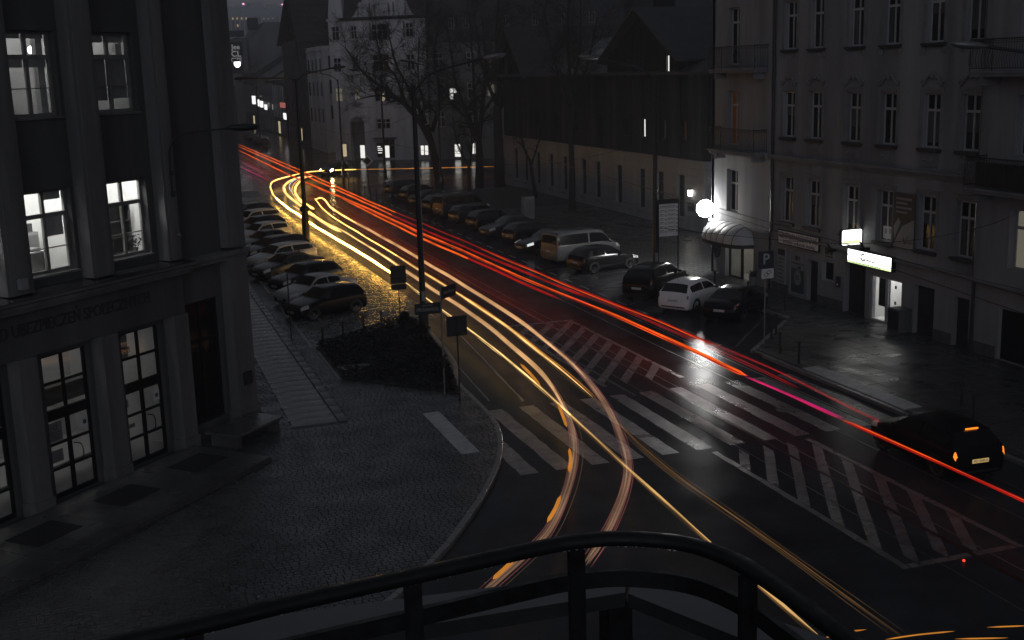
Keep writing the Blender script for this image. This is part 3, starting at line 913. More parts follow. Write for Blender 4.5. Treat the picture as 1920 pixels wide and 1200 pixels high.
p = MB(); p.box(-.02, .3, -.14, 14, 0, 20); p.box(6.1, 6.12, -.14, 0, 3.06, 20); p.box(21.5, 21.52, -.3, .1, 3.06, 20); p.box(0, 44, 5, 5.1, 0, 20); p.box(0, 44, -.3, 12, 20, 20.3); p.box(43.9, 44.2, -.3, 14, 0, 20)
p.build('side_wall', 'stucco_shop', SB)
for ci, c in enumerate(WC):
    for ri, (a, b) in enumerate(rows):
        gm = 'curtained_glass' if (ci + ri) % 3 == 0 else 'dark_glass'
        wd = window(SB, c - .53, c + .53, a, b, .17, 'frame_white', gm, 2, b - .68, .075)
        rq = random.Random(ci * 7 + ri * 31)
        kq = rq.random()
        if kq < .35:
            hq = rq.uniform(.3, 1.3); MB().box(c - .45, c - .05, .192, .2, b - .75 - hq, b - .76).build('curtain', 'curtain_grey', wd); MB().box(c + .05, c + .45, .192, .2, b - .75 - hq, b - .76).build('curtain', 'curtain_grey', wd)
        elif kq < .6:
            MB().box(c - .45, c - .22 + rq.uniform(-.05, .1), .192, .2, a + .08, b - .76).build('curtain', 'curtain_grey', wd); MB().box(c + .25, c + .45, .192, .2, a + .08, b - .76).build('curtain', 'curtain_grey', wd)
        s = MB(); s.box(c - .72, c + .72, -.15, .17, a - .1, a - .01); s.box(c - .66, c + .66, -.1, .0, a - .17, a - .1)
        if ri == 1: s.box(c - .62, c + .62, -.2, -.15, a - .13, a - .02)
        s.build('sill', 'slate', wd)
        tr = MB()                                            # moulded surround
        for x0, x1 in ((c - .72, c - .56), (c + .56, c + .72)): tr.box(x0, x1, -.045, -.002, a - .0, b + .1)
        tr.box(c - .72, c + .72, -.045, -.002, b + .1, b + .24)
        if ri == 2:
            for x in (c - .7, c + .56): tr.box(x, x + .14, -.1, -.002, a - .42, a - .18)
        tr.build('surround', 'stucco_trim', wd)
        if ri == 1:
            om = MB()                                        # garland above the window, panel below the sill
            for sg in (-1, 1):
                pts = [(c + sg * (.04 + .6 * k / 8), -.05, b + .62 + .16 * math.cos(k / 8 * PI * .9) - .02 * k) for k in range(9)]
                om.tube(pts, [.05 + .02 * math.sin(k * 1.1) for k in range(9)], 6)
                om.ball((c + sg * .66, -.05, b + .46), .07, 8); om.ball((c + sg * .3, -.06, b + .6), .075, 8)
            om.ball((c, -.06, b + .66), .11, 10)
            om.build('garland', 'stucco_trim', wd, True)
            pm = MB(); pm.box(c - .55, c + .55, -.04, -.002, a - .78, a - .25); pm.box(c - .46, c + .46, -.06, -.04, a - .70, a - .34)
            for k in range(5): pm.ball((c - .34 + k * .17, -.07, a - .52 + .05 * (k % 2)), .06, 6)
            pm.build('apron_panel', 'stucco_trim', wd)
for ri, (a, b) in enumerate(rows):
    a2 = a if a < 5 else a - .65
    gms = ['lit_orange', 'lit_orange', 'lit_orange', 'lit_orange'] if ri == 1 else None
    wd = window(SB, 1.7, 2.9, a2, b, .1, 'frame_white', 'dark_glass', 2, b - .75, .08, gms=gms)
    window(SB, 23.3, 24.5, a, b, .0, 'frame_white', 'dark_glass', 2, b - .7, .08, gms=['lit_dim'] * 4 if ri == 0 else None)
    window(SB, 26.0, 27.2, a, b, .0, 'frame_white', 'dark_glass', 2, b - .7, .08)
c = MB()
for z0, z1, d in ((6.72, 6.82, -.12), (6.82, 6.92, -.2), (6.92, 7.02, -.3)):
    c.box(6.14, 21.48, d, .0, z0, z1 - .002)
    c.box(-.05, 6.1, d - .14, -.14, z0 + .003, z1 - .002); c.box(21.54, 44, d - .3, -.3, z0 + .003, z1 - .002)
c.build('string_course', 'stucco_trim', SB)
c = MB(); c.box(-.05, 6.1, -.3, -.142, 2.96, 3.12); c.box(6.102, 21.5, -.14, -.002, 2.98, 3.1); c.box(21.502, 44, -.42, -.302, 2.98, 3.1); c.build('band_course', 'stucco_trim', SB)
p = MB(); p.tube([(6.3, -.12, 2.9), (6.3, -.12, 20)], .075, 8)
for z in (4, 7.5, 11, 14.5): p.lathe([(.1, 0), (.1, .08)], 8, Matrix.Translation((6.3, -.12, z)))
p.build('drainpipe', 'iron', SB)
MB().tube([(21.35, -.12, .1), (21.35, -.12, 20)], .07, 8).build('drainpipe', 'iron', SB)
# ground floor
gops = [(1.6, 4.62, .06, 2.22), (7.9, 9.22, .22, 2.42), (9.5, 10.4, .06, 2.12), (10.75, 11.7, 1.3, 2.25), (12.55, 14.2, .06, 2.45), (14.5, 16.78, .06, 2.18), (17.62, 18.92, .06, 2.2), (20.1, 21.02, .06, 2.12), (22.7, 25.4, .1, 2.1), (27, 29.5, .1, 2.1)]
wall(0, 6.1, 0, 2.98, gops[:1], .4, -.14).build('shopfront_wall', 'shop_ground', SB)
wall(6.1, 44, 0, 2.98, gops[1:], .35, .0).build('shopfront_wall', 'shop_ground', SB)
p = MB()
xs = [6.12, 7.85, 9.27, 9.47, 10.43, 12.5, 14.23, 14.47, 16.82, 17.58, 18.96, 20.06, 21.06, 22.65, 25.45]
for a, b in ((6.3, 7.85), (10.45, 12.5), (16.85, 17.55), (19.0, 20.05), (21.08, 22.6), (25.5, 27)):
    MB().box(a, b, -.05, -.002, 0, .55).build('plinth', 'stucco_base', SB)
window(SB, 7.9, 9.22, .22, 2.42, .08, 'frame_white', 'dark_glass', 1, None, .07)
for gi, (a, b, z0, z1) in enumerate(gops):
    if gi in (2, 6, 7):
        dd = MB(); dd.box(a, b, .22, .28, z0, z1)
        for k in range(3): dd.box(a + .12, b - .12, .2, .22, z0 + .15 + k * .66, z0 + .68 + k * .66)
        dr = dd.build('door', 'sign_dark' if gi != 2 else 'poster_dark', SB)
        MB().box(b - .14, b - .08, .14, .2, 1.0, 1.18).build('handle', 'steel', dr)
    if gi in (3, 8, 9): window(SB, a, b, z0, z1, .15, 'frame_white' if gi == 3 else 'frame_black', 'dark_glass', 1 if gi == 3 else 2, None, .07)
    if gi == 4:
        dd = MB(); dd.box(a, b, .3, .36, z0, z1)
        for k in range(5): dd.box(a + .1 + k * .32, a + .36 + k * .32, .28, .3, z0 + .1, z1 - .1)
        dd.build('door', 'poster_dark', SB)
# bright shop
rm = room(SB, 14.3, 16.95, .3, 4.5, .1, 2.6, 'room_white')
MB().box(14.7, 16.5, 1.6, 1.8, 2.5, 2.56).build('ceiling_lamp', 'shop_lamp', rm)
MB().box(14.75, 15.2, .9, 1.05, 2.1, 2.16).build('ceiling_lamp', 'shop_lamp', rm)
sd = MB()
for a, b in ((14.5, 15.62), (15.62, 16.78)):
    sd.box(a, a + .09, .1, .18, .06, 2.18); sd.box(b - .09, b, .1, .18, .06, 2.18); sd.box(a + .09, b - .09, .1, .18, .06, .18); sd.box(a + .09, b - .09, .1, .18, 2.08, 2.18)
sd.box(15.71, 16.69, .1, .18, .66, .76)
sd = sd.build('door', 'frame_white', SB)
MB().box(14.59, 15.53, .13, .138, .18, 2.08).build('pane', 'clear_glass', sd)
MB().box(15.71, 16.69, .13, .138, .76, 2.08).build('pane', 'clear_glass', sd)
MB().box(15.71, 16.69, .13, .138, .18, .66).build('pane', 'clear_glass', sd)
MB().tube([(15.78, .1, .95), (15.78, .03, 1.0), (15.78, .03, 1.5), (15.78, .1, 1.55)], .02, 6).build('handle', 'steel', sd)
for z in (1.75, 1.05): MB().box(16.15, 16.27, .12, .128, z, z + .14).build('notice', 'room_dark', sd)
ps = tag(MB().box(-.4, .4, 0, .03, 0, 1.25).build('poster_board', 'poster_dark'), 'black poster board hanging behind the glass of the bright shop', 'poster')
ps.location = (31.6 + .35, 58.4 - 15.12, .75); ps.rotation_euler = (0, 0, -PI / 2)
st = thing('pavement_sign', 'black folding pavement sign inside the bright shop door', 'sign', (31.6 + .6, 58.4 - 16.0, .1), -PI / 2)
p = MB(); p.M = Matrix.Rotation(.2, 4, 'X'); p.box(-.22, .22, 0, .02, 0, .55); p.build('front_board', 'room_dark', st)
p = MB(); p.M = Matrix.Translation((0, .24, 0)) @ Matrix.Rotation(-.2, 4, 'X'); p.box(-.22, .22, 0, .02, 0, .55); p.build('rear_board', 'room_dark', st)
for k in range(3):
    p = MB(); p.M = Matrix.Rotation(.2, 4, 'X'); p.box(-.1, .1, -.006, -.001, .08 + k * .16, .18 + k * .16); p.build('picture', 'room_white', st)
# lit fascia sign and blade sign
ls = thing('fascia_sign', 'bright white lightbox sign with a ring logo above the lit shop door', 'sign', (31.6, 58.4 - 14.7, 2.84), -PI / 2)
MB().box(-1.63, 1.63, -.22, -.003, -.33, .33).build('casing', 'frame_black', ls)
MB().box(-1.59, 1.59, -.226, -.221, -.21, .3).build('face', 'sign_light', ls)
MB().box(-1.59, 1.59, -.226, -.221, -.3, -.22).build('green_band', 'sign_green', ls)
lg = MB()
for k in range(18):
    a0, a1 = .9 + 5.0 * k / 18, .9 + 5.0 * (k + 1) / 18
    lg.quad(*[(-.42 + rr * math.cos(q), -.23, .05 + rr * math.sin(q)) for rr, q in ((.12, a0), (.19, a0), (.19, a1), (.12, a1))])
lg.quad((-.4, -.23, .02), (-.36, -.23, .02), (-.26, -.23, .2), (-.3, -.23, .2))
lg.build('logo', 'letter_black', ls)
text('elite', .2, 'letter_black', ls, on_wall(-.2, -.229, .15), align='LEFT', ext=.001)
text('WCA', .27, 'letter_black', ls, on_wall(-.2, -.229, -.05), align='LEFT', ext=.001)
p = MB()
for k in range(16): p.box(-1.2 + k * .13, -1.12 + k * .13, -.2295, -.2265, -.275, -.245)
p.build('small_print', 'letter_black', ls)
bl = thing('blade_sign', 'glowing white rounded blade sign sticking out above the fascia', 'sign', (31.55, 44.6, 3.78), 0)
def rrect(w_, h_, r_, n=5):
    out = []
    for cx_, cz_, a0 in ((w_ - r_, h_ - r_, 0), (-w_ + r_, h_ - r_, PI / 2), (-w_ + r_, -h_ + r_, PI), (w_ - r_, -h_ + r_, 1.5 * PI)):
        for k in range(n + 1):
            a = a0 + PI / 2 * k / n
            out.append((cx_ + r_ * math.cos(a), cz_ + r_ * math.sin(a)))
    return out
p = MB(); p.M = Matrix.Translation((-.52, 0, 0)); p.prismy(rrect(.54, .37, .1), -.08, .08); p.build('casing', 'frame_black', bl)
for s_ in (-1, 1):
    p = MB(); p.M = Matrix.Translation((-.52, s_ * .085, 0)); p.prismy(rrect(.51, .34, .08), -.004, .004); p.build('face', 'sign_light', bl)
    p = MB(); p.M = Matrix.Translation((-.52, s_ * .091, 0)); p.box(-.45, .45, -.001, .001, -.28, -.14); p.build('green_band', 'sign_green', bl)
MB().box(-.05, .05, -.03, .03, -.05, .05).build('bracket', 'iron', bl)
# CENTRUM KREDYTOWE
cs = thing('shop_sign', 'long pale sign reading CENTRUM KREDYTOWE', 'sign', (31.6, 58.4 - 8.72, 2.95), -PI / 2)
MB().box(-1.84, 1.84, -.08, -.003, -.37, .37).build('casing', 'frame_black', cs)
MB().box(-1.77, 1.77, -.09, -.081, -.31, .31).build('face', 'poster_white', cs)
text('CENTRUM KREDYTOWE', .42, 'letter_black', cs, on_wall(0, -.094, .1), width=3.4, ext=.002)
text('kredyty pożyczki leasing', .24, 'letter_black', cs, on_wall(.1, -.094, -.19), width=2.8, ext=.002)
t = thing('wall_panel', 'small pale panel with dark squares right of the long credit sign', 'sign', (31.6, 58.4 - 11.35, 2.75), -PI / 2)
MB().box(-.42, .42, -.05, -.003, -.32, .32).build('sheet', 'poster_grey', t)
p = MB(); p.box(-.3, .02, -.056, -.051, -.15, .2); p.box(.1, .32, -.056, -.051, -.15, .05); p.box(-.3, .32, -.056, -.051, -.27, -.2); p.build('print', 'letter_dark', t)
t = thing('price_board', 'tall narrow pale list board left of the credit shop window', 'sign', (31.6, 58.4 - 7.2, 1.3), -PI / 2)
MB().box(-.38, .38, -.05, -.003, -.95, 1.1).build('sheet', 'poster_grey', t)
MB().box(-.32, .32, -.056, -.051, .72, 1.02).build('heading', 'sign_dark', t)
p = MB()
for k in range(8): p.box(-.28, .1 + .18 * ((k * 5) % 3) / 2, -.056, -.051, -.82 + k * .19, -.78 + k * .19)
p.build('print', 'letter_dark', t)
t = thing('window_poster', 'dark green window poster with a pale disc in the credit shop', 'poster', (31.6, 58.4 - 8.56, .3), -PI / 2)
MB().box(-.58, .58, .05, .07, 0, 2.05).build('sheet', mat('poster_green', (.045, .055, .05), .4, .2), t)
p = MB(); p.box(-.58, .58, .04, .049, 1.5, 2.05); p.box(-.55, .0, .04, .049, 1.22, 1.42); p.box(.08, .55, .04, .049, 1.15, 1.42); p.build('pale_field', 'poster_grey', t)
MB().lathe([(.3, 0), (.3, .008)], 24, Matrix.Translation((0, .048, .75)) @ Matrix.Rotation(PI / 2, 4, 'X') @ Matrix.Diagonal((1, 1.25, 1, 1))).build('pale_disc', 'poster_grey', t)
p = MB(); p.box(-.2, 0, .03, .039, 1.62, 1.85); p.box(.1, .2, .03, .039, 1.65, 1.8); p.box(.15, .28, .03, .039, 1.22, 1.36); p.box(-.17, .17, .03, .0385, .8, .84); p.box(-.2, .2, .03, .0385, .68, .72); p.build('print', 'letter_dark', t)
# upstairs poster
t = thing('facade_poster', 'big dark and pale poster with a tick between the first floor windows', 'poster', (31.6, 58.4 - 16.85, 3.62), -PI / 2)
MB().box(-.72, .72, -.09, -.05, 0, 2.35).build('sheet', 'poster_dark', t)
p = MB(); p.quad((-.7, -.094, .03), (.7, -.094, .03), (.7, -.094, 1.3), (-.1, -.094, .95)); p.quad((-.6, -.094, .4), (-.2, -.094, 1.1), (-.35, -.094, 1.3), (-.68, -.094, .9)); p.build('pale_field', 'poster_grey', t)
p = MB()
for k in range(4): p.box(-.55, .2 + .3 * (k % 2), -.097, -.0935, 1.5 + k * .19, 1.58 + k * .19)
p.build('print', 'poster_grey', t)
p = MB(); p.quad((-.02, -.098, .42), (.06, -.098, .5), (.12, -.098, .26), (.1, -.098, .16)); p.quad((.1, -.098, .16), (.12, -.098, .28), (.3, -.098, .56), (.34, -.098, .56)); p.build('tick', 'letter_black', t)
text('LEASING', .17, 'letter_black', t, on_wall(.42, -.097, .3), width=.52, ext=.001)
t = thing('window_sign', 'white sticker with dark numerals in a first floor window', 'sign', (31.6 + .15, 58.4 - 15.55, 3.85), -PI / 2)
MB().box(-.42, .35, -.0, .01, 0, .55).build('sheet', 'poster_white', t)
text('8', .3, 'letter_black', t, on_wall(-.22, -.002, .32), ext=.001); text('02', .3, 'letter_black', t, on_wall(.14, -.002, .34), ext=.001)
# basket awning, corner shop
aw = thing('awning', 'pale domed basket awning over the corner shop entrance', 'awning', (31.46, 58.4 - 2.35, 2.2), -PI / 2)
def aw_pt(t_, ph):
    # t_ along -1..1, ph 0 wall-top .. 1 front hem
    e = (1 - abs(t_) ** 3.2) ** (1 / 2.4)
    return Vector((t_ * 2.3, -1.15 * e * math.sin(ph * PI / 2), .95 * e ** .5 * math.cos(ph * PI / 2)))
NB = 7
for k in range(NB):
    p = MB(); vs = []; fs = []
    t0, t1 = -1 + 2 * k / NB, -1 + 2 * (k + 1) / NB
    nn, mm = 4, 6
    for i in range(nn + 1):
        for jj in range(mm + 1):
            q = aw_pt(t0 + (t1 - t0) * i / nn, jj / mm)
            q.y -= .03 * math.sin(PI * i / nn); vs.append(q)
    for i in range(nn):
        for jj in range(mm):
            fs.append((i * (mm + 1) + jj, i * (mm + 1) + jj + 1, (i + 1) * (mm + 1) + jj + 1, (i + 1) * (mm + 1) + jj))
    p.add(vs, fs); p.build('gore', 'awning', aw, True)
p = MB()
for k in range(1, NB):
    tt = -1 + 2 * k / NB
    p.tube([aw_pt(tt, j_ / 6) * 1.004 for j_ in range(7)], .02, 5)
p.build('rib', 'letter_dark', aw)
p = MB(); vs = []; fs = []
for i in range(25):
    q = aw_pt(-1 + 2 * i / 24, 1); vs += [q, q + Vector((0, 0, -.2))]
fs = [(2 * i, 2 * i + 1, 2 * i + 3, 2 * i + 2) for i in range(24)]
p.add(vs, fs); p.build('valance', 'letter_dark', aw)
rm = room(SB, 1.4, 4.8, .3, 3.0, .1, 2.9, mat('room_cream', (.3, .29, .26), .8, .2, 1))
MB().ball((3.3, .75, 2.12), .09, 10).build('ceiling_lamp', 'bulb', rm)
cd = window(SB, 1.6, 2.95, .06, 2.22, .12, 'frame_black', 'door_glass', 1, None, .09, name='door')
cd2 = MB(); cd2.box(2.97, 3.05, .12, .2, .06, 2.22); cd2.box(4.54, 4.62, .12, .2, .06, 2.22); cd2.box(3.05, 4.54, .12, .2, 2.14, 2.22)
cd2 = cd2.build('door', 'frame_black', SB)
p = MB()
for k in range(7): p.tube([(3.35 + k * .14, 1.2, .1), (3.35 + k * .14, 1.2, 1.1)], .012, 5)
p.tube([(3.3, 1.2, 1.1), (4.3, 1.2, 1.1)], .016, 5); p.tube([(3.3, 1.2, .2), (4.3, 1.2, .2)], .012, 5); p.build('railing', 'iron', cd2)
t = thing('round_sign', 'round black sign with pale centre on the corner wall under the awning', 'sign', (31.46, 57.7, 1.55), -PI / 2)
MB().lathe([(.42, 0), (.42, .05), (.37, .06), (1e-4, .06)], 28, Matrix.Rotation(PI / 2, 4, 'X') @ Matrix.Diagonal((1, 1.3, 1, 1))).build('disc', 'letter_dark', t)
MB().ball((0, -.07, 0), .06, 10, .5).build('centre', 'poster_grey', t)
p = MB()
for k in range(12):
    a = 2 * PI * k / 12; p.box(.3 * math.cos(a) - .015, .3 * math.cos(a) + .015, -.066, -.061, .4 * math.sin(a) - .02, .4 * math.sin(a) + .02)
p.build('print', 'poster_grey', t)
t = thing('planter_pot', 'pale flower pot at the foot of the corner shop door', 'pot', (31.3, 58.4 - 4.85, .12), 0)
MB().lathe([(.14, 0), (.2, .45), (.17, .45), (.15, .4)], 14).build('pot', 'stucco_trim', t)
p = MB()
for k in range(120): leafquad(p, (R.uniform(-.2, .2), R.uniform(-.2, .2), .45 + R.random() * .3), .07, R)
p.build('foliage', 'leaf', t)
t = thing('utility_cabinet', 'dark grey utility cabinet beside the lit shop door', 'cabinet', (31.3, 58.4 - 17.15, .12), -PI / 2)
MB().bbox(-.4, .4, -.35, .28, 0, 1.0, .03).build('body', 'stucco_base', t)
MB().box(-.35, .35, -.37, -.352, .1, .9).build('door', 'sign_dark', t)
t = thing('intercom', 'small dark wall unit with a tiny red light beside the arched doorway', 'intercom', (31.55, 58.4 - 12.2, 1.45), -PI / 2)
MB().box(-.15, .15, -.06, 0, -.25, .25).build('case', 'sign_dark', t)
MB().box(-.03, .03, -.066, -.061, -.15, -.11).build('indicator', 'lit_red', t)

# iron balconies
def balcony(s0, s1, zf, proj, d0, name_lbl):
    b = MB(); b.box(s0, s1, -proj + d0, d0, zf - .18, zf); b.box(s0 - .06, s1 + .06, -proj - .06 + d0, d0, zf - .06, zf + .01); b.box(s0 + .3, s0 + .5, -proj * .8 + d0, d0, zf - .5, zf - .18); b.box(s1 - .5, s1 - .3, -proj * .8 + d0, d0, zf - .5, zf - .18)
    bo = b.build('balcony', 'stucco_trim', SB); bo['label'] = name_lbl
    r = MB(); y = -proj + d0
    P = [(s0, d0), (s0, y), (s1, y), (s1, d0)]
    for z, rad in ((1.15, .025), (1.02, .014), (.12, .016)):
        r.tube([(px, py, zf + z) for px, py in P], rad, 6)
    for (ax, ay), (bx, by) in zip(P[:-1], P[1:]):
        n = max(2, int(math.hypot(bx - ax, by - ay) / .13))
        for k in range(n):
            x, y_ = ax + (bx - ax) * k / n, ay + (by - ay) * k / n
            nx, ny = (by - ay), -(bx - ax); l = math.hypot(nx, ny); nx, ny = -nx / l * -1, ny / l
            ox, oy = (0, -1) if abs(bx - ax) > abs(by - ay) else ((-1, 0) if ax == s0 else (1, 0))
            pts = [(x, y_, zf + .12), (x + ox * .05, y_ + oy * .05, zf + .3), (x + ox * .09, y_ + oy * .09, zf + .45), (x + ox * .02, y_ + oy * .02, zf + .7), (x, y_, zf + 1.02)]
            r.tube(pts, .009, 4, False)
            for q in range(1):
                r.lathe([(.035, -.006), (.035, .006)], 6, Matrix.Translation((x, y_, zf + 1.085)) @ Matrix.Rotation(PI / 2, 4, 'X' if ox == 0 else 'Y'))
    for px, py in P: r.tube([(px, py, zf), (px, py, zf + 1.22)], .022, 6)
    r.build('railing', 'iron', bo)
    return bo
balcony(1.0, 5.75, 11.25, .75, -.14, 'upper left iron balcony')
balcony(1.0, 5.75, 7.06, .75, -.14, 'lower left iron balcony')
balcony(21.9, 29, 10.98, 1.0, -.3, 'upper right iron balcony')
b4 = balcony(21.9, 29, 6.72, 1.0, -.3, 'lower right iron balcony with dark panels')
MB().box(22.4, 25.6, -1.22, -1.2, 6.8, 7.7).build('privacy_screen', 'letter_dark', b4)
# globe lamp at the corner
gl = thing('globe_lamp', 'glaring white globe lamp on the corner of the shop building', 'lamp', (31.15, 58.55, 3.66), 0)
MB().ball((0, 0, 0), .48, 32).build('globe', 'globe_light', gl, True)
MB().tube([(.5, -.3, -.1), (.3, -.15, -.35), (0, 0, -.44)], .03, 6).build('bracket', 'iron', gl)

# ------------------------------------------------------------------ white low building with dark timber upper floors
WB = thing('timber_topped_house', 'low white rusticated house with dark timber upper floors and gables', 'building', (38.5, 116, 0), -PI / 2)
wy = [76.1, 79.5, 82.7, 87.0, 91.4, 94.5, 99.0, 102.5, 106.0, 109.5, 112.5]
wops = [(116 - y - .6, 116 - y + .6, .85, 3.85) for y in wy]
wall(0, 43.5, 0, 4.9, wops, .35, .05).build('wall', 'stucco_trim', WB)
CH = .49
for k in range(10):
    z0, z1 = k * CH + .012, (k + 1) * CH - .012
    m = MB()
    cuts = sorted([(a, b) for a, b, c, e in wops if c < z1 - .05 and e > z0 + .05])
    x = -.0
    segs = []
    for a, b in cuts:
        segs.append((x, a)); x = b
    segs.append((x, 43.5))
    for a, b in segs:
        if b - a > .05: MB().box(a, b, 0 if k > 1 else -.08, .06, z0, z1).build('stone_course', 'white_stone', WB)
    m = MB(); m.box(43.5 + .0, 43.55 + (.08 if k < 2 else 0), -.0 if k > 1 else -.08, 9, z0, z1); m.build('stone_course', 'white_stone', WB)
c = MB(); c.box(-.1, 43.75, -.18, .05, 4.9, 5.02); c.box(43.5, 43.78, .05, 9, 4.9, 5.02); c.build('cornice', 'white_stone', WB)
for i, (a, b, c0, e0) in enumerate(wops):
    wd = window(WB, a, b, c0, e0, .22, 'frame_black', 'dark_glass', 2, 3.1, .07)
    if i in (4, 6, 5):
        MB().box(a + .4, a + .62, .5, .52, 3.3, 3.42).build('ceiling_lamp', 'lit_warm', wd)
    MB().box(a - .08, b + .08, -.14, .22, c0 - .12, c0 - .005).build('sill', 'white_stone', wd)
tops = []
for yy, z0, z1 in ((82.4, 6.2, 7.7), (79.2, 6.2, 7.7), (75.6, 6.2, 7.7), (86, 6.2, 7.7), (91, 6.2, 7.7), (96, 6.2, 7.7), (101, 6.2, 7.7), (106, 6.2, 7.7), (111, 6.2, 7.7)):
    tops.append((116 - yy - .45, 116 - yy + .45, z0, z1))
wall(-.2, 43.6, 5.02, 11.0, tops, .3, .1).build('timber_wall', 'timber', WB)
p = MB(); p.box(43.3, 43.5, .12, 12, 5.02, 11.0); p.box(-.2, 0, .12, 12, 0, 11); p.build('side_wall', 'timber', WB)
LIT = {0: ['lit_white', 'dark_glass'], 1: ['dark_glass', 'lit_dim'], 2: ['lit_orange', 'dark_glass']}
for i, (a, b, c0, e0) in enumerate(tops):
    window(WB, a, b, c0, e0, .25, 'frame_black', 'dark_glass', 2, None, .1, gms=LIT.get(i))
for i_ in range(3): mat('timber_board%d' % i_, [(.014, .015, .018), (.02, .021, .0245), (.028, .029, .033)][i_], .85, .4, 2, .4, 15, spec=.05, streak=True)
Rb = random.Random(9)
for k in range(112):
    q_ = .39 * k + Rb.uniform(-.01, .01)
    MB().box(q_, q_ + .375 + Rb.uniform(-.01, .008), .06 + Rb.uniform(-.02, .012), .097, 5.05 + Rb.uniform(0, .04), 10.9).build('board', 'timber_board%d' % Rb.choice((0, 0, 1, 1, 2)), WB) if not any(o_[0] - .3 < q_ < o_[1] for o_ in tops) else None
def gable(yc, half, ze, za, lbl, lit):
    s = 116 - yc
    g_ = MB(); g_.prismy([(s - half, 10.6), (s + half, 10.6), (s + half, ze), (s, za - .35), (s - half, ze)], -.35, .3); go = g_.build('gable', 'timber', WB); go['label'] = lbl
    for k in range(9):
        x = s - half + .4 + k * (2 * half - .8) / 8
        hh = ze + (za - .5 - ze) * (1 - abs(x - s) / half)
        MB().box(x - .07, x + .07, -.41, -.352, 10.65, hh).build('batten', 'timber', go)
    for (x, gm) in ((s - .9, lit[0]), (s + .35, lit[1]), (s + half - 1.6, lit[2])):
        w_ = window(go, x - .35, x + .35, 11.0, 12.3, -.44, 'frame_black', 'dark_glass', 2, None, .06, gms=gm)
    r = MB()
    for sg in (-1, 1):
        e_ = (s + sg * (half + .7), ze - .45 * (za - ze) / half * 1.3)
        r.add([(s, -1.0, za), (e_[0], -1.0, e_[1]), (e_[0], 12, e_[1]), (s, 12, za), (s, -1.0, za + .16), (e_[0], -1.0, e_[1] + .16), (e_[0], 12, e_[1] + .16), (s, 12, za + .16)],
              [(0, 1, 2, 3), (4, 7, 6, 5), (0, 4, 5, 1), (1, 5, 6, 2), (2, 6, 7, 3), (3, 7, 4, 0)])
    ro = r.build('gable_roof', 'slate', WB)
gable(82.0, 6.3, 12.15, 15.7, 'large near gable', [None, ['dark_glass', 'dark_glass'], ['lit_dim', 'lit_white']])
gable(112.3, 4.7, 11.1, 15.5, 'narrow far gable', [['lit_dim', 'dark_glass'], None, ['lit_orange', 'dark_glass']])
p = MB(); p.prismx([(-.6, 10.9), (-.6, 11.08), (7, 14.3), (14, 11.08), (14, 10.9)], -.3, 43.9); p.build('roof', 'slate', WB)
p = MB(); p.prismx([(1.0, 11.6), (4, 13.2), (7, 11.6)], 16, 26); p.build('dormer_roof', 'slate_light', WB)
p = MB(); p.box(25, 26.2, 5, 6.4, 12, 17.5); p.box(24.9, 26.3, 4.9, 6.5, 17.3, 17.5); p.build('chimney', 'timber', WB)
t = thing('wall_lantern', 'small lit wall lantern on the white rusticated corner', 'lamp', (38.28, 74.2, 2.75), 0)
MB().box(-.12, .12, -.12, .12, -.22, .2).build('lantern', 'wall_bulb', t)
MB().lathe([(.24, .2), (.05, .34)], 4, Matrix.Rotation(PI / 4, 4, 'Z')).build('cap', 'iron', t)
p = MB(); p.tube([(.22, 0, -.1), (.05, 0, -.24)], .03, 5); p.build('bracket', 'iron', t)
t = thing('letter_box', 'dark letter box on the white wall under the lantern', 'letter box', (38.3, 74.15, 1.75), 0)
MB().box(-.08, .12, -.3, .3, -.3, .3).build('body', 'sign_dark', t); MB().box(-.1, -.081, -.22, .22, .1, .18).build('flap', 'steel', t)

# ------------------------------------------------------------------ tall pale tenement beyond the side street
TA = math.atan2(-.56, .83)
TB = thing('corner_tenement', 'tall pale tenement with a curved gable beyond the side street', 'building', (30.0, 163.5, 0), TA)
tw = [(5.7, 8.0, 16.0, 18.2), (5.7, 8.0, 11.95, 14.2), (5.7, 8.0, 7.9, 9.95), (5.8, 7.8, 4.2, 5.6), (10.6, 11.7, 16.3, 18.2), (10.6, 11.7, 12.0, 14.1), (10.6, 11.7, 8.0, 9.9), (2.7, 3.6, 16.3, 18.1), (2.7, 3.6, 12.0, 14.1), (2.7, 3.6, 8.0, 9.9)]
sh = [(5.6, 6.5, .3, 2.4), (6.7, 8.3, .2, 2.8), (11.9, 13.2, .5, 2.0)]
wall(1.6, 13.4, 0, 19.0, tw + sh + [(2.0, 3.9, 0, 5.2)], .4, 0).build('wall', 'tenement', TB)
p = MB()                                                     # arch over the recessed entrance
pts = [(2.0, 5.2)] + [(2.95 - .95 * math.cos(PI * k / 10), 5.2 + .75 * math.sin(PI * k / 10)) for k in range(11)] + [(3.9, 5.2)]
p.prismy(pts[1:-1], -.03, .0); p.box(1.9, 2.0, -.05, .0, 0, 5.2); p.box(3.9, 4.0, -.05, 0, 0, 5.2); p.build('arch', 'tenement_dark', TB)
p = MB(); p.box(2.0, 3.9, 1.2, 1.25, 0, 5.2); p.box(1.95, 2.0, .0, 1.2, 0, 5.2); p.box(3.9, 3.95, 0, 1.2, 0, 5.2); p.build('porch', 'tenement_dark', TB)
window(TB, 2.6, 3.7, .05, 2.1, 1.1, 'frame_grey', 'lit_white', 1, None, .14, name='door')
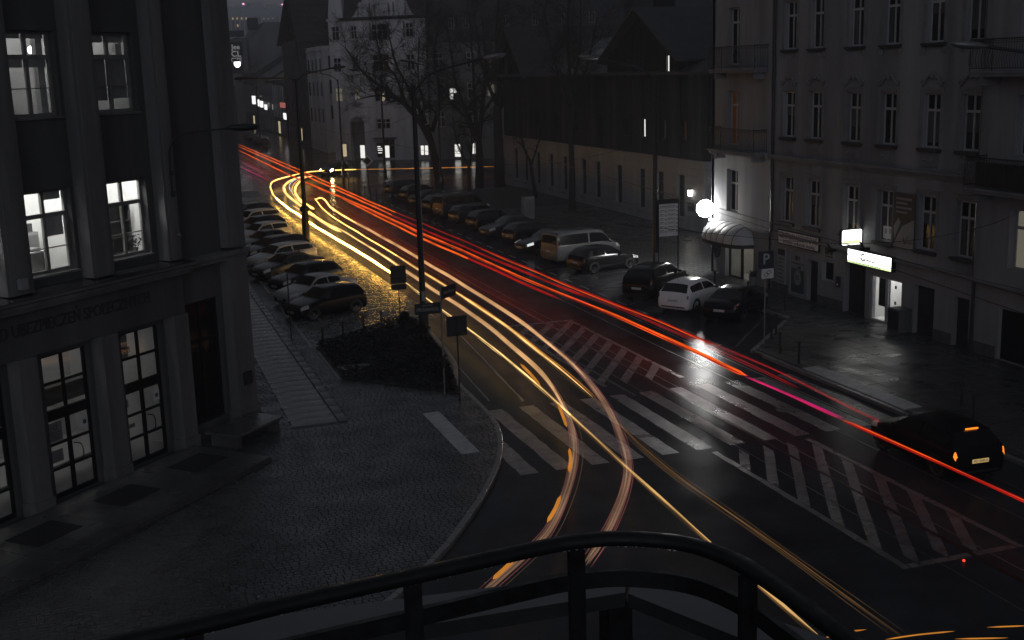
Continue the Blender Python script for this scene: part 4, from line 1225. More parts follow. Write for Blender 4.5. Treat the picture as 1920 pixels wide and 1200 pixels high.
for i, (a, b, c0, e0) in enumerate(tw):
    gms = None
    if i == 2: gms = ['dark_glass', 'lit_warm', 'dark_glass', 'dark_glass', 'lit_white', 'dark_glass']
    if i == 1: gms = ['dark_glass', 'dark_glass', 'lit_orange', 'dark_glass', 'dark_glass', 'lit_orange']
    if i == 9: gms = ['lit_dim'] * 4
    wd = window(TB, a, b, c0, e0, .15, 'frame_white', 'dark_glass', 3 if b - a > 1.5 else 2, c0 + (e0 - c0) * .62, .09, gms=gms)
    MB().box(a - .15, b + .15, -.15, .15, c0 - .16, c0 - .01).build('sill', 'tenement', wd)
    tr = MB(); tr.box(a - .28, a - .02, -.06, -.003, c0, e0 + .2); tr.box(b + .02, b + .28, -.06, -.003, c0, e0 + .2); tr.build('surround', 'tenement_dark' if i in (0, 4) else 'tenement', wd)
window(TB, 5.6, 6.5, .3, 2.4, .12, 'frame_grey', 'lit_white', 1, None, .1, gms=['dark_glass'])
p = MB()
for k, (x0, x1, z) in enumerate(((5.75, 6.4, 1.5), (5.75, 6.45, 1.25), (5.8, 6.35, .9), (5.7, 6.2, 1.75))): p.box(x0, x1, .1, .11, z, z + .12)
p.build('neon_sign', 'lit_white', TB)
window(TB, 6.7, 8.3, .2, 2.8, .12, 'frame_grey', 'dark_glass', 2, 2.0, .1, gms=['lit_white', 'dark_glass', 'dark_glass', 'dark_glass'])
window(TB, 11.9, 13.2, .5, 2.0, .12, 'frame_grey', 'lit_white', 2, None, .12)
p = MB(); p.box(5.4, 8.6, -.9, -.0, 2.95, 3.05); p.build('shop_canopy', 'house_dark', TB)
p = MB(); p.box(1.3, 13.6, -.35, .1, 18.75, 18.95); p.box(1.2, 13.7, -.5, .1, 18.95, 19.15); p.build('cornice', 'slate', TB)  # dark slate tone stands in for the shadow line under the gable
p = MB(); p.prismx([(.36, 19.1), (3.5, 26), (9, 26), (12, 19.1)], .2, 13.4); p.build('roof', 'slate', TB)
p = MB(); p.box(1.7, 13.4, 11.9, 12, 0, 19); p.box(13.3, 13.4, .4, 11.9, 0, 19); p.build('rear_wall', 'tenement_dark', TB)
# curved gable
gp = []
for k in range(9):
    t_ = k / 8; gp.append((3.0 + 1.15 * t_ ** .55, 19.15 + 1.9 * t_))
gp += [(4.6, 21.1), (4.8, 24.5), (7.5, 26.5), (10.2, 24.5), (10.4, 21.1)]
for k in range(8, -1, -1):
    t_ = k / 8; gp.append((12.0 - 1.15 * t_ ** .55, 19.15 + 1.9 * t_))
p = MB(); p.prismy(gp, -.1, .35); gb = p.build('curved_gable', 'tenement', TB)
for x in (3.9, 5.6, 6.3, 8.3, 9.0, 10.7): MB().box(x, x + .22, -.17, -.103, 19.2, 20.9).build('gable_strip', 'stucco_trim', gb)
window(gb, 6.6, 8.2, 21.6, 23.4, -.18, 'frame_white', 'dark_glass', 2, None, .1)
# corner tower towards the main street and the street front behind it
p = MB(); p.box(-.6, 1.6, .25, 3.0, 0, 19.0); p.box(-.8, 1.6, .05, 3.1, 18.75, 19.1)
p.add([(-.6, .25, 19.1), (1.6, .25, 19.1), (1.6, 3, 19.1), (-.6, 3, 19.1), (-.2, .6, 24), (1.2, .6, 24), (1.2, 2.6, 24), (-.2, 2.6, 24)], [(0, 1, 5, 4), (1, 2, 6, 5), (2, 3, 7, 6), (3, 0, 4, 7), (4, 5, 6, 7)])
tw_ = p.build('corner_tower', 'tenement', TB)
for z in (16.2, 12.0, 8.0):
    window(tw_, -.1, 1.0, z, z + 1.9, .2, 'frame_white', 'lit_dim' if z == 8.0 else 'dark_glass', 2, z + 1.2, .08)
window(tw_, .2, 1.2, .4, 2.3, .18, 'frame_grey', 'lit_warm', 1, None, .1)
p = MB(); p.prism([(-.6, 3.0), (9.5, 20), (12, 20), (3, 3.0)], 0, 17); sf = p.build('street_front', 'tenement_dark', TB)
q = (Vector((9.5, 20)) - Vector((-.6, 3.0))).normalized(); qn = Vector((-q.y, q.x))
for k in range(6):
    for z, e in ((13.2, 2.0), (9.2, 2.0), (5.2, 2.0), (.4, 2.2)):
        c = Vector((-.6, 3.0)) + q * (1.6 + k * 3.0)
        a = c - q * .55 + qn * .03; b = c + q * .55 + qn * .03
        m = MB().add([(a.x, a.y, z), (b.x, b.y, z), (b.x, b.y, z + e), (a.x, a.y, z + e), (a.x - qn.x * .2, a.y - qn.y * .2, z), (b.x - qn.x * .2, b.y - qn.y * .2, z), (b.x - qn.x * .2, b.y - qn.y * .2, z + e), (a.x - qn.x * .2, a.y - qn.y * .2, z + e)],
                     [(0, 1, 2, 3), (0, 4, 5, 1), (1, 5, 6, 2), (2, 6, 7, 3), (3, 7, 4, 0)])
        m.build('window', 'lit_warm' if (z < 1 and k in (1, 2)) else 'dark_glass', sf)
# darker wing to the right with a mansard roof
ro = [(16.7, 17.7, .2, 2.1), (19.1, 20.1, .6, 2.2), (16.3, 17.5, 7.9, 9.5), (21.6, 22.7, 8.2, 10.1)]
more = [(c - .6, c + .6, z, z + 2.1) for c in (15.0, 19.5, 24.5, 28, 31.5, 35) for z in (4.3, 8.0, 12.0)]
more = [o for o in more if not any(abs((o[0] + o[1]) / 2 - (r_[0] + r_[1]) / 2) < 1.3 and o[2] < r_[3] and o[3] > r_[2] for r_ in ro)]
WG = thing('mansard_house', 'dark tenement wing with mansard roof and dormers behind the trees', 'building', (30.0, 163.5, 0), TA)
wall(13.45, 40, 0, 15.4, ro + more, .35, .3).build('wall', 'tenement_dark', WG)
for i, (a, b, c0, e0) in enumerate(ro): window(WG, a, b, c0, e0, .42, 'frame_white', 'lit_white' if i != 3 else 'lit_dim', 2 if i != 0 else 1, c0 + (e0 - c0) * .55 if i > 1 else None, .1, gms=['lit_white', 'dark_glass', 'lit_white', 'lit_white'] if i == 2 else None)
for (a, b, c0, e0) in more: window(WG, a, b, c0, e0, .42, 'frame_white', 'dark_glass', 2, c0 + 1.35, .09)
p = MB(); p.prismx([(0, 15.4), (.1, 15.6), (2.2, 21), (8, 23), (12, 15.4)], 13.45, 40); p.build('mansard_roof', 'slate', WG)
for x in (17, 19, 24.5, 28.5, 32, 36):
    m = MB(); m.prismy([(x - .6, 17), (x + .6, 17), (x + .6, 18.7), (x, 19.3), (x - .6, 18.7)], .4, 3); dm = m.build('dormer', 'slate', WG)
    window(dm, x - .4, x + .4, 17.2, 18.6, .3, 'frame_grey', 'dark_glass', 2, None, .08)
p = MB(); p.box(13.45, 13.7, .3, 12, 0, 15.4); p.box(39.8, 40, .3, 12, 0, 15.4); p.build('side_wall', 'tenement_dark', WG)
GB = thing('gabled_house', 'pale gabled house half hidden behind bare branches', 'building', (62, 150, 0), -.45)
p = MB(); p.prismy([(-5, 0), (5, 0), (5, 15), (3.2, 17.5), (0, 23), (-3.2, 17.5), (-5, 15)], 0, 12); p.build('wall', 'tenement', GB)
for x in (-2.5, 0, 2.5):
    for z in (12, 15.3): window(GB, x - .5, x + .5, z, z + 1.9, -.06, 'frame_white', 'dark_glass', 2, None, .1)
p = MB()
for sg in (-1, 1): p.add([(0, -.4, 23.3), (sg * 5.6, -.4, 14.4), (sg * 5.6, 12, 14.4), (0, 12, 23.3)], [(0, 1, 2, 3)])
p.build('roof', 'slate_light', GB)
LB = thing('long_roof_house', 'long dark house with a broad slate roof behind the near gable', 'building', (66, 118, 0), -PI / 2)
p = MB(); p.box(-45, 45, 0, 19, 0, 12); p.build('wall', 'house_dark', LB)
p = MB(); p.prismx([(-.6, 11.9), (10, 40), (20, 11.9)], -45.5, 46); p.build('roof', 'slate', LB)
for k in range(5): MB().box(-14 + k * 9, -12.6 + k * 9, 1.4, 2.8, 14.2, 16).build('skylight', 'slate_light', LB)

# ------------------------------------------------------------------ far end of the street
DG = thing('steep_gabled_house', 'dark tall house with a steep tiled roof far up the street', 'building', (30.8, 196, 0), 0)
p = MB(); p.box(0, 9, 0, 22, 0, 17.5); p.build('wall', 'house_dark', DG)
m = MB()
for k in range(9):
    f = k / 9; m.add([(-.9, -.5 + 7 * f, 17.2 + 9 * f), (9.5, -.5 + 7 * f, 17.2 + 9 * f), (9.5, -.5 + 7 * (f + .125), 17.0 + 9 * (f + .111)), (-.9, -.5 + 7 * (f + .125), 17.0 + 9 * (f + .111))], [(0, 1, 2, 3)])
m.add([(-.9, -.5, 17.0), (9.5, -.5, 17.0), (9.5, 6.6, 26), (-.9, 6.6, 26), (-.9, 22, 17.0), (9.5, 22, 17.0)], [(0, 1, 2, 3), (3, 2, 5, 4)])
m.build('roof', 'slate', DG)
p = MB()
for (a, b) in (((-.85, -.4, 17.0), (-.85, 6.6, 26)), ((-.85, 6.6, 19.0), (-.85, 6.6, 26)), ((-.85, 2.5, 18.8), (-.85, 6.6, 18.8)), ((-.6, -.3, 13.5), (-.85, -.3, 17.5))): p.tube([a, b], .16, 4)
p.build('barge_board', 'timber', DG)
for z in (13.5, 10, 6.5): 
    for x in (1.2, 3.6, 6.2): window(DG, x, x + 1.1, z, z + 1.8, -.08, 'frame_grey', 'dark_glass', 2, None, .09)
p = MB(); p.box(-.7, 0, 3, 6, 7, 14); p.box(-.7, 0, 12, 15, 7, 14); p.build('bay_window', 'house_dark', DG)
for k in range(6):
    for z in (1.0, 6, 10): MB().box(-.06, .02, 1.2 + k * 3.4, 2.4 + k * 3.4, z, z + 2).build('window', 'lit_warm' if (z == 1.0 and k == 1) else 'dark_glass', DG)
PH = thing('pilastered_house', 'pale narrow house with pilasters beside the steep gabled house', 'building', (31.5, 181, 0), 0)
p = MB(); p.box(0, 8, 0, 14.8, 0, 16); p.box(-.15, 8.1, -.15, 14.8, 15.3, 15.6); p.build('wall', 'tenement', PH)
for k in range(4): MB().box(.3 + k * 2.0, .7 + k * 2, -.14, -.002, 3, 15.3).build('pilaster', 'tenement', PH)
for x in (1.0, 3.0, 5.0):
    for z in (5, 8.8, 12.4): window(PH, x - .2, x + .9, z, z + 2.2, -.1, 'frame_white', 'dark_glass', 2, None, .09)
for k in range(4):
    for z in (4.5, 8.5, 12): MB().box(-.06, .02, 1.4 + k * 3.6, 2.5 + k * 3.6, z, z + 2.1).build('window', 'dark_glass', PH)
RW = [('pale', 'house_grey', 219, 15, 10.6), ('striped', 'house_dark', 234.2, 17, 10.8), ('grey', 'house_grey', 251.4, 26, 11.2), ('dark', 'house_dark', 277.6, 30, 12.5)]
for nm, mm, y0, ln, h in RW:
    hb = thing('terrace_house', {'pale': 'grey terrace house with white shop signs next to the steep gable', 'striped': 'dark terrace house with vertical pale window strips', 'grey': 'long grey terrace house above the glowing shop letters', 'dark': 'farthest dark terrace house at the street end'}[nm], 'house', (33, y0, 0), 0, 'terrace houses along the far street')
    p = MB(); p.box(0, 12, 0, ln, 0, h); p.box(-.3, 12, -.0, ln, h, h + .25); p.build('wall', mm, hb)
    p = MB(); p.prismy([(-.2, h + .25), (6, h + 4), (12, h + .25)], 0, ln); p.build('roof', 'slate', hb)
    for k in range(int(ln / 2.4)):
        for z in (4.2, 7.4):
            MB().box(-.05, .02, .6 + k * 2.4, 1.8 + k * 2.4, z, z + 2.2).build('window', 'dark_glass', hb)
            MB().box(-.09, -.001, 1.95 + k * 2.4, 2.5 + k * 2.4, z - .6, z + 2.6).build('pilaster', 'stucco_trim' if nm != 'striped' else 'tenement', hb)
    for k in range(int(ln / 4)):
        MB().box(-.06, .02, .8 + k * 4, 3.4 + k * 4, .4, 2.8).build('shop_window', 'lit_warm' if (k == 2 and nm != 'grey') else 'dark_glass', hb)
def shop_light(y, z, w_, h_, m, lbl, nm='shop_sign', x=32.2):
    o = thing(nm, lbl, 'sign', (x, y, z), 0, 'lit shop signs far up the street')
    MB().box(.06, .25, -w_ / 2, w_ / 2, -h_ / 2, h_ / 2).build('casing', 'frame_black', o)
    MB().box(0, .059, -w_ / 2 + .05, w_ / 2 - .05, -h_ / 2 + .05, h_ / 2 - .05).build('face', m, o)
    MB().box(-.0, .25, -w_ / 2 - .06, -w_ / 2 - .002, -h_ / 2 + .05, h_ / 2 - .05).build('end_face', m, o)
shop_light(229, 4.2, 6.5, 1.3, 'shopsign', 'brightest white shop sign box beside the dark lamp post')
shop_light(236, 6.2, 6, 1.1, 'lit_red', 'dim pinkish sign strip above the white shop sign', x=32.6)
for k, (y, z, w_, h_) in enumerate(((259, 5.4, 3, 1.2), (266, 5.9, 4, 1.5), (272, 6.1, 3, 1.6), (280, 6.6, 5, 2.0))):
    shop_light(y, z, w_, h_, 'shopsign', ['glowing white shop letters nearest the striped house', 'second glowing shop sign along the grey terrace', 'third glowing shop sign along the grey terrace', 'farthest and largest glowing shop sign by the parked cars'][k])
GW = thing('blank_gable_block', 'large grey block with a blank slanted gable wall closing the street', 'building', (0, 330, 0), 0)
p = MB(); p.prismy([(37.9, 0), (70, 0), (70, 26.3), (42.3, 26.2), (37.9, 20.2)], 0, 30); p.build('wall', 'house_grey', GW)
p = MB(); p.prismy([(33.5, 0), (37.8, 0), (37.8, 22), (35, 22.5), (33.5, 20)], 2, 30); p.build('lower_wing', 'house_dark', GW)
p = MB(); p.box(33, 36.9, 1, 1.9, 22.5, 24.2); p.box(38.5, 41, 2, 6, 24.5, 27.5); p.build('chimney', 'house_dark', GW)
LH = thing('low_roof_house', 'low house with antennas in front of the blank gable wall', 'building', (0, 300, 0), 0)
p = MB(); p.box(39, 55, 0, 14, 0, 13); p.prismx([(-.5, 13), (0, 15.5), (10, 16.5), (14, 13)], 40.5, 54); p.build('wall', 'house_dark', LH)
p = MB()
for x in (44.5, 48, 50.5): p.tube([(x, 4, 16), (x, 4, 20.5)], .06, 4); p.tube([(x - .7, 4, 19.8), (x + .7, 4, 19.8)], .04, 4)
p.build('antenna', 'iron', LH)
p = MB(); p.box(45, 48, 1, 3, 15, 17.6); p.build('chimney', 'timber', LH)
t = thing('advert_wall', 'dark advertising wall with white lettering beside the bright street lamp', 'advert', (30.2, 305, 0), 0)
MB().box(-2, 4.2, 0, 18, 0, 17).build('wall', 'house_grey', t)
MB().box(-.1, 3.2, -.12, -.003, 12.8, 20.5).build('panel', 'poster_dark', t)
MB().box(-2, 4.2, .1, 18, 17, 21.2).build('upper_wall', 'house_grey', t)
lm = mat('letter_glow', (.5, .5, .5), .5, .05, emit=(1, 1, 1), es=.14)
text('Jee', 1.7, 'letter_glow', t, on_wall(1.5, -.15, 19.2), ext=.01); text('CL', 2.0, 'letter_glow', t, on_wall(1.5, -.15, 17.5), ext=.01); text('CZE', 1.5, 'letter_glow', t, on_wall(1.5, -.15, 16.0), ext=.01)
t = thing('hanging_street_lamp', 'bright white street lamp hanging over the far street', 'street lamp', (26.1, 250, 14.35), 0)
MB().lathe([(1e-4, -.62), (.42, -.45), (.66, .1), (.62, .5), (.3, .55)], 14).build('lamp_bowl', light_mat('far_lamp', (1, 1, 1), 6) or MT['far_lamp'], t, True)
MB().lathe([(.7, .5), (.4, .75), (.05, .85)], 12).build('lamp_cap', 'iron', t)
MB().tube([(-22, 0, 1.6), (0, 0, .85), (7, 0, 1.6)], .03, 4).build('span_wire', 'iron', t)
FT = thing('office_slab', 'distant pale office slab with lens shaped windows and pink roof lights', 'building', (60, 800, 0), 0)
MB().box(0, 64, .6, 30, 0, 54).build('wall', 'house_grey', FT)
p = MB(); p.box(0, 64, -.2, .58, 53, 57.2); p.box(0, 64, 0, 30, 54, 57)
p.build('parapet', 'far_white', FT)
rib = MB()
vs = []
for k in range(21):
    z = 34 + 19 * k / 20; hw = 1.55 - 1.15 * math.sin(PI * k / 20); vs.append((hw, z))
for r_ in range(13):
    pass
poly = [(hw, z) for hw, z in vs] + [(-hw, z) for hw, z in reversed(vs)]
rib.prismy(poly, 0, .6); rb = rib.build('facade_rib', 'far_white', FT, loc=(1.4, -.1, 0))
for k in range(1, 23): inst('facade_rib', rb.data, FT, (1.4 + k * 2.85, -.1, 0))
lowp = MB(); lowp.box(0, 64, -.2, .5, 15, 34); lowp.build('base_storeys', 'far_white', FT)
for (k, z, m) in ((7, 49, 'far_window'), (8, 49, 'far_window'), (9, 49, 'far_window'), (10, 49, 'far_window'), (11, 49, 'lit_dim'), (14, 48.6, 'lit_dim'), (15, 48.6, 'lit_dim'), (16, 48.8, 'lit_dim'), (17, 45, 'lit_dim'), (19, 45, 'lit_dim'), (8, 44.5, 'far_window')):
    MB().box(1.4 + k * 2.85 + 1.0, 1.4 + k * 2.85 + 1.9, .4, .58, z, z + 1.6).build('window', m, FT)
p = MB(); p.box(34, 44, 6, 14, 57, 60.2); p.box(46, 52, 6, 12, 57, 59); p.box(26, 32, 6, 12, 57, 58.4); p.build('roof_plant', 'far_white', FT)
for (x, z, r_) in ((30.5, 58.9, 1.0), (55.5, 58.4, .8), (57.5, 59.2, .5)):
    MB().ball((x, 3, z), r_, 10, .7).build('roof_light', 'beacon_pink', FT); MB().ball((x, 2.2, z + .1), r_ * .5, 8).build('roof_light', 'beacon_core', FT)
# left side of the far street, glimpsed past the corner pier
HL = thing('street_block', 'dark block on the left side of the far street', 'building', (-14, 120, 0), 0)
p = MB(); p.box(0, 18, 0, 150, 0, 16); p.build('wall', 'house_dark', HL)

# ------------------------------------------------------------------ bare winter trees
def tree(name_lbl, loc, limbs, trunk, seed, grow=1.0, levels=4, dens=1.0):
    """trunk: polyline with radii; limbs: list of (start index, polyline) main limbs; twigs grow from all of them"""
    T = thing('bare_tree', name_lbl, 'tree', loc, 0, 'bare trees of the square')
    Q = random.Random(seed)
    tr = MB(); tr.tube(crom([p[:3] for p in trunk], 4), [trunk[0][3] + (trunk[-1][3] - trunk[0][3]) * i / (4 * (len(trunk) - 1)) for i in range(4 * (len(trunk) - 1) + 1)], 9)
    tr.build('trunk', 'bark', T, True)
    lm_, cr = MB(), MB()
    def twig(p, d, L, r, lev):
        pts, rs = [p], [r]
        nseg = 4 if lev > 1 else 3
        for i in range(nseg):
            d = (d + Vector((Q.uniform(-1, 1), Q.uniform(-1, 1), Q.uniform(-.7, .9))) * .28).normalized()
            p = p + d * (L / nseg); pts.append(p); rs.append(r * (1 - .75 * (i + 1) / nseg))
            if lev > 0:
                for b in range(2 if Q.random() < .5 * dens else 1):
                    nd = (d + d.orthogonal().normalized().cross(d) * Q.uniform(-1.2, 1.2) + d.orthogonal().normalized() * Q.uniform(-1.2, 1.2) + Vector((0, 0, .15))).normalized()
                    twig(p, nd, L * Q.uniform(.45, .7), rs[-1] * .65 + .004, lev - 1)
        cr.tube(pts, [max(x, .007) for x in rs], 5 if lev > 2 else 3, False)
    for (pl, r0, r1) in limbs:
        C = crom(pl, 4)
        rs = [r0 + (r1 - r0) * i / (len(C) - 1) for i in range(len(C))]
        lm_.tube(C, rs, 7)
        for i in range(2, len(C)):
            d = (C[i] - C[i - 1]).normalized()
            for b in range(1 if i % 2 and i < len(C) - 1 else 2):
                nd = (d * .6 + d.orthogonal() * Q.uniform(-1, 1) + d.cross(d.orthogonal()) * Q.uniform(-1, 1) + Vector((0, 0, .25))).normalized()
                twig(C[i], nd, grow * Q.uniform(1.2, 2.4), rs[i] * .42 + .008, levels - 1)
    lm_.build('limb', 'bark', T, True)
    cr.build('crown', 'bark', T)
    return T
tree('leaning bare tree whose limbs reach left across the pale tenement', (32.8, 121, 0),
     [([(-.9, 0, 4.6), (-2.6, 0, 7.6), (-5.2, 0, 9.8), (-7.6, -.5, 11.6), (-9.4, -.5, 14.2)], .34, .06), ([(-1.3, 0, 6.3), (-2.2, .5, 9.0), (-3.9, .6, 12.2), (-4.6, .6, 15.4)], .27, .05),
      ([(-4.2, 0, 9.0), (-6.2, .4, 9.4), (-8.4, .8, 9.0)], .14, .04), ([(-.6, 0, 5.5), (.5, .5, 9), (.2, 1, 13), (.9, 1, 17)], .25, .05), ([(-3.2, 0, 8.2), (-4.4, -1, 11), (-6.0, -1.2, 13.5), (-6.4, -1, 16)], .16, .04), ([(-1.2, .2, 8), (-1.6, 1, 11), (-1.2, 1.5, 15)], .16, .04)],
     [(0, 0, 0, .52), (-.2, 0, 1.6, .46), (-.6, 0, 3.6, .4), (-1.2, 0, 6.2, .3)], 11, 1.05)
tree('bare tree with upright forked limbs in the middle of the square', (36.6, 119, 0),
     [([(0, 0, 4.2), (-1.2, .2, 7.5), (-2.2, .4, 11), (-2.6, .6, 15.5)], .3, .05), ([(.1, 0, 4.6), (.7, .3, 8), (1.2, .4, 12), (1.0, .4, 17)], .3, .05), ([(-.4, 0, 6), (-3, .5, 9), (-4.6, .6, 12.5)], .18, .04), ([(.4, 0, 7), (2.6, 0, 10), (3.9, 0, 14)], .18, .04), ([(0, .3, 5), (.2, 1.4, 10), (.1, 2, 18)], .22, .04)],
     [(0, 0, 0, .5), (.1, 0, 2.2, .44), (0, 0, 5, .34)], 23)
tree('thick dark tree trunk standing before the far gable', (38.0, 116.5, 0),
     [([(0, 0, 6), (.4, .3, 10), (.3, .4, 15), (.8, .4, 20)], .38, .08), ([(0, 0, 7), (1.8, .2, 11), (3.2, .3, 16)], .22, .05), ([(0, 0, 8), (-1.4, .2, 12), (-2.0, .3, 17)], .22, .05)],
     [(0, 0, 0, .6), (.05, 0, 3, .52), (0, 0, 8, .42)], 31)
tree('slender bare tree in front of the timber house', (35.6, 90, 0),
     [([(0, 0, 5), (.2, .2, 9), (.0, .3, 14), (.3, .3, 19)], .2, .05), ([(0, 0, 7.5), (1.4, .2, 11), (2.6, .3, 15.5)], .14, .04), ([(0, 0, 8.5), (-1.2, .2, 12), (-2.0, .3, 16)], .13, .04), ([(.1, .1, 10), (1.0, .2, 13), (1.2, .3, 18)], .1, .03)],
     [(0, 0, 0, .3), (.05, 0, 3, .25), (0, 0, 6, .2)], 41, .9)
tree('young crooked tree leaning by the white house wall', (36.4, 101, 0),
     [([(-.5, 0, 3.4), (-1.2, 0, 5.5), (-1.0, 0, 8.6)], .12, .03), ([(-.4, 0, 3), (.6, .2, 5.5), (1.2, .2, 8)], .1, .03)],
     [(0, 0, 0, .2), (-.2, 0, 1.6, .17), (-.5, 0, 3.6, .13)], 51, .7, 3)
tree('small tree by the street behind the parked cars', (31.0, 104, 0),
     [([(0, 0, 2.8), (.4, 0, 5), (.2, 0, 8)], .12, .03), ([(0, 0, 3), (-.9, .2, 5), (-1.3, .2, 7.4)], .1, .03)],
     [(0, 0, 0, .16), (0, 0, 1.6, .14), (0, 0, 3, .12)], 61, .8, 3)

# ------------------------------------------------------------------ street lamps, poles and signs
def pole_lamp(label, x, y, h, arms, r=.13, base=True, z0=.1):
    t = thing('street_lamp', label, 'street lamp', (x, y, z0), 0, 'street lamps')
    p = MB(); p.tube([(0, 0, 0), (0, 0, h * .5), (0, 0, h)], [r, r * .85, r * .6], 12); p.build('pole', 'steel_dark', t)
    if base:
        MB().lathe([(r * 2.1, 0), (r * 2.1, .1), (r * 1.6, .2), (r * 1.5, .9), (r * 1.9, .98), (r * 1.2, 1.1)], 14).build('pole_base', 'steel_dark', t)
        MB().box(-r * .5, r * .5, -r * 1.02, -r * .8, 1.3, 1.75).build('service_hatch', 'poster_grey', t)
    for (dx, dy, dz, m) in arms:
        a = MB(); a.tube(crom([(0, 0, h - .5), (dx * .05, dy * .05, h - .05), (dx * .25, dy * .25, h + dz * .5), (dx * .8, dy * .8, h + dz)], 6), [.05] * 19, 8); a.build('arm', 'steel_dark', t)
        d = Vector((dx * .55, dy * .55, dz * .5)).normalized()
        lamp_head(t, (dx * .8, dy * .8, h + dz), (d.x, d.y, d.z * .6), m, .95)
    return t
pole_lamp('tall lamp post in the planting bed with its arm over the road', 12.8, 51.0, 10.9, [(4.2, 0, 1.1, 'steel')], .15)
t = pole_lamp('dark double armed lamp post standing among the parked cars', 11.95, 79.0, 11.3, [(3.0, 0, .6, 'steel_dark'), (-3.8, 0, .1, 'steel_dark')], .16, False)
p = MB(); p.lathe([(.36, 0), (.36, .35), (.28, .45), (.24, 2.3), (.2, 2.5), (.34, 2.62), (.34, 2.78), (.2, 2.95)], 8); p.build('pole_base', 'steel_dark', t)
pole_lamp('lamp post beside the information board with its arm over the parking', 26.85, 56.0, 10.9, [(-4.0, .2, 1.0, 'steel')], .15)
pole_lamp('lamp post beyond the right edge whose grey head reaches into view', 27.6, 26.2, 10.6, [(-5.2, 1.9, 1.1, 'steel')], .15)
pole_lamp('distant lamp post before the pale corner tenement', 25.5, 137.0, 11.0, [(-3.5, 0, .9, 'steel_dark')], .13)
pole_lamp('far lamp post at the mouth of the side street', 28.5, 128.0, 11.0, [(-3.2, -.3, .9, 'steel_dark')], .13)
pole_lamp('slim lamp post at the edge of the square between the trees', 29.4, 108.0, 11.5, [(-3.2, 0, 1.0, 'steel_dark')], .12)
for i, (x, y) in enumerate(((24.2, 170), (24.2, 205), (24.2, 240))):
    pole_lamp(['nearest', 'middle', 'farthest'][i] + ' of the three small lamp posts far up the street', x, y, 10, [(-2.6, 0, .8, 'steel_dark')], .12, False)

def post(label, x, y, h, z0=.11, r=.03, m='steel', name='sign_post', cat='road sign'):
    t = thing(name, label, cat, (x, y, z0), 0)
    p = MB(); p.tube([(0, 0, 0), (0, 0, h)], r, 8); p.lathe([(r * 1.2, h), (r * .6, h + .03)], 8); p.build('pole', m, t)
    return t
t = post('grey backs of two square road signs on a post at the tip of the bed', 12.0, 52.3, 2.75, m='steel_dark')
MB().prismy([(a, b) for a, b in [(x, z) for x, z in rrect(.37, .42, .05)]], -.045, -.03).build('sign_plate', 'sign_back', t).location = (0, 0, 2.35)
MB().prismy(rrect(.36, .13, .04), -.045, -.03).build('sub_plate', 'sign_back', t).location = (0, 0, 1.77)
for z in (2.2, 2.6, 1.77): MB().box(-.3, .3, -.065, -.046, z - .02, z + .02).build('clamp', 'steel_dark', t)
t = post('black back of a square road sign near the kerb of the crossing', 10.9, 38.7, 3.0, m='steel_dark')
MB().prismy(rrect(.37, .36, .04), .03, .045).build('sign_plate', 'letter_dark', t).location = (0, 0, 2.7)
for x in (-.25, .25): MB().lathe([(.02, 0), (.02, .01)], 6, Matrix.Translation((x, .028, 2.42)) @ Matrix.Rotation(PI / 2, 4, 'X')).build('bolt', 'steel', t)
t = post('street name post with two dark plates, one reading Mickiewicza', 10.62, 39.7, 4.0, m='steel', r=.035)
p = MB(); p.box(-.98, -.04, -.03, .0, 3.02, 3.42); np_ = p.build('name_plate', 'sign_dark', t)
text('Mickiewicza', .21, 'poster_grey', np_, on_wall(-.51, -.034, 3.2), width=.8, ext=.001)
MB().box(-.7, -.3, -.0335, -.031, 3.33, 3.355).build('small_print', 'poster_grey', np_)
p = MB(); p.M = Matrix.Rotation(.75, 4, 'Z'); p.box(.04, 1.0, -.03, .0, 3.5, 3.92); p2 = p.build('name_plate', 'sign_dark', t)
p = MB(); p.M = Matrix.Rotation(.75, 4, 'Z')
for k in range(9): p.box(.17 + k * .082, .17 + k * .082 + .05, -.034, -.031, 3.66, 3.66 + (.12 if k in (0, 4) else .085))
p.build('worn_lettering', 'poster_grey', p2)
MB().lathe([(.075, 1.0), (.075, 1.35), (.05, 1.45)], 10).build('collar', 'steel_dark', t)
t = post('parking sign with big letter P and a small ticket plate', 24.9, 41.6, 3.95)
MB().prismy(rrect(.36, .36, .04), -.045, -.03).build('sign_plate', mat('sign_blue', (.035, .04, .05), .4, .1), t).location = (0, 0, 3.55)
text('P', .62, 'letter_pale', t, on_wall(0, -.05, 3.56), ext=.002)
MB().prismy(rrect(.28, .2, .03), -.045, -.03).build('sub_plate', 'poster_white', t).location = (.08, 0, 2.97)
p = MB(); p.M = Matrix.Translation((.08, 0, 2.97)) @ Matrix.Rotation(-.6, 4, 'Y')
for a, b, c, d in ((-.17, .17, .055, .075), (-.17, .17, -.075, -.055), (-.17, -.15, -.055, .055), (.15, .17, -.055, .055), (-.03, .03, -.03, .03)): p.box(a, b, -.05, -.046, c, d)
p.build('ticket_symbol', 'letter_black', t)
t = thing('information_board', 'tall pale information board of many small plates by the lamp post', 'board', (27.55, 55.9, .11), 0)
for x in (-.58, .58): MB().box(x - .03, x + .03, -.03, .03, 0, 4.4).build('post', 'steel_dark', t)
MB().box(-.62, .62, -.05, .03, 4.32, 4.55).build('header', 'letter_dark', t)
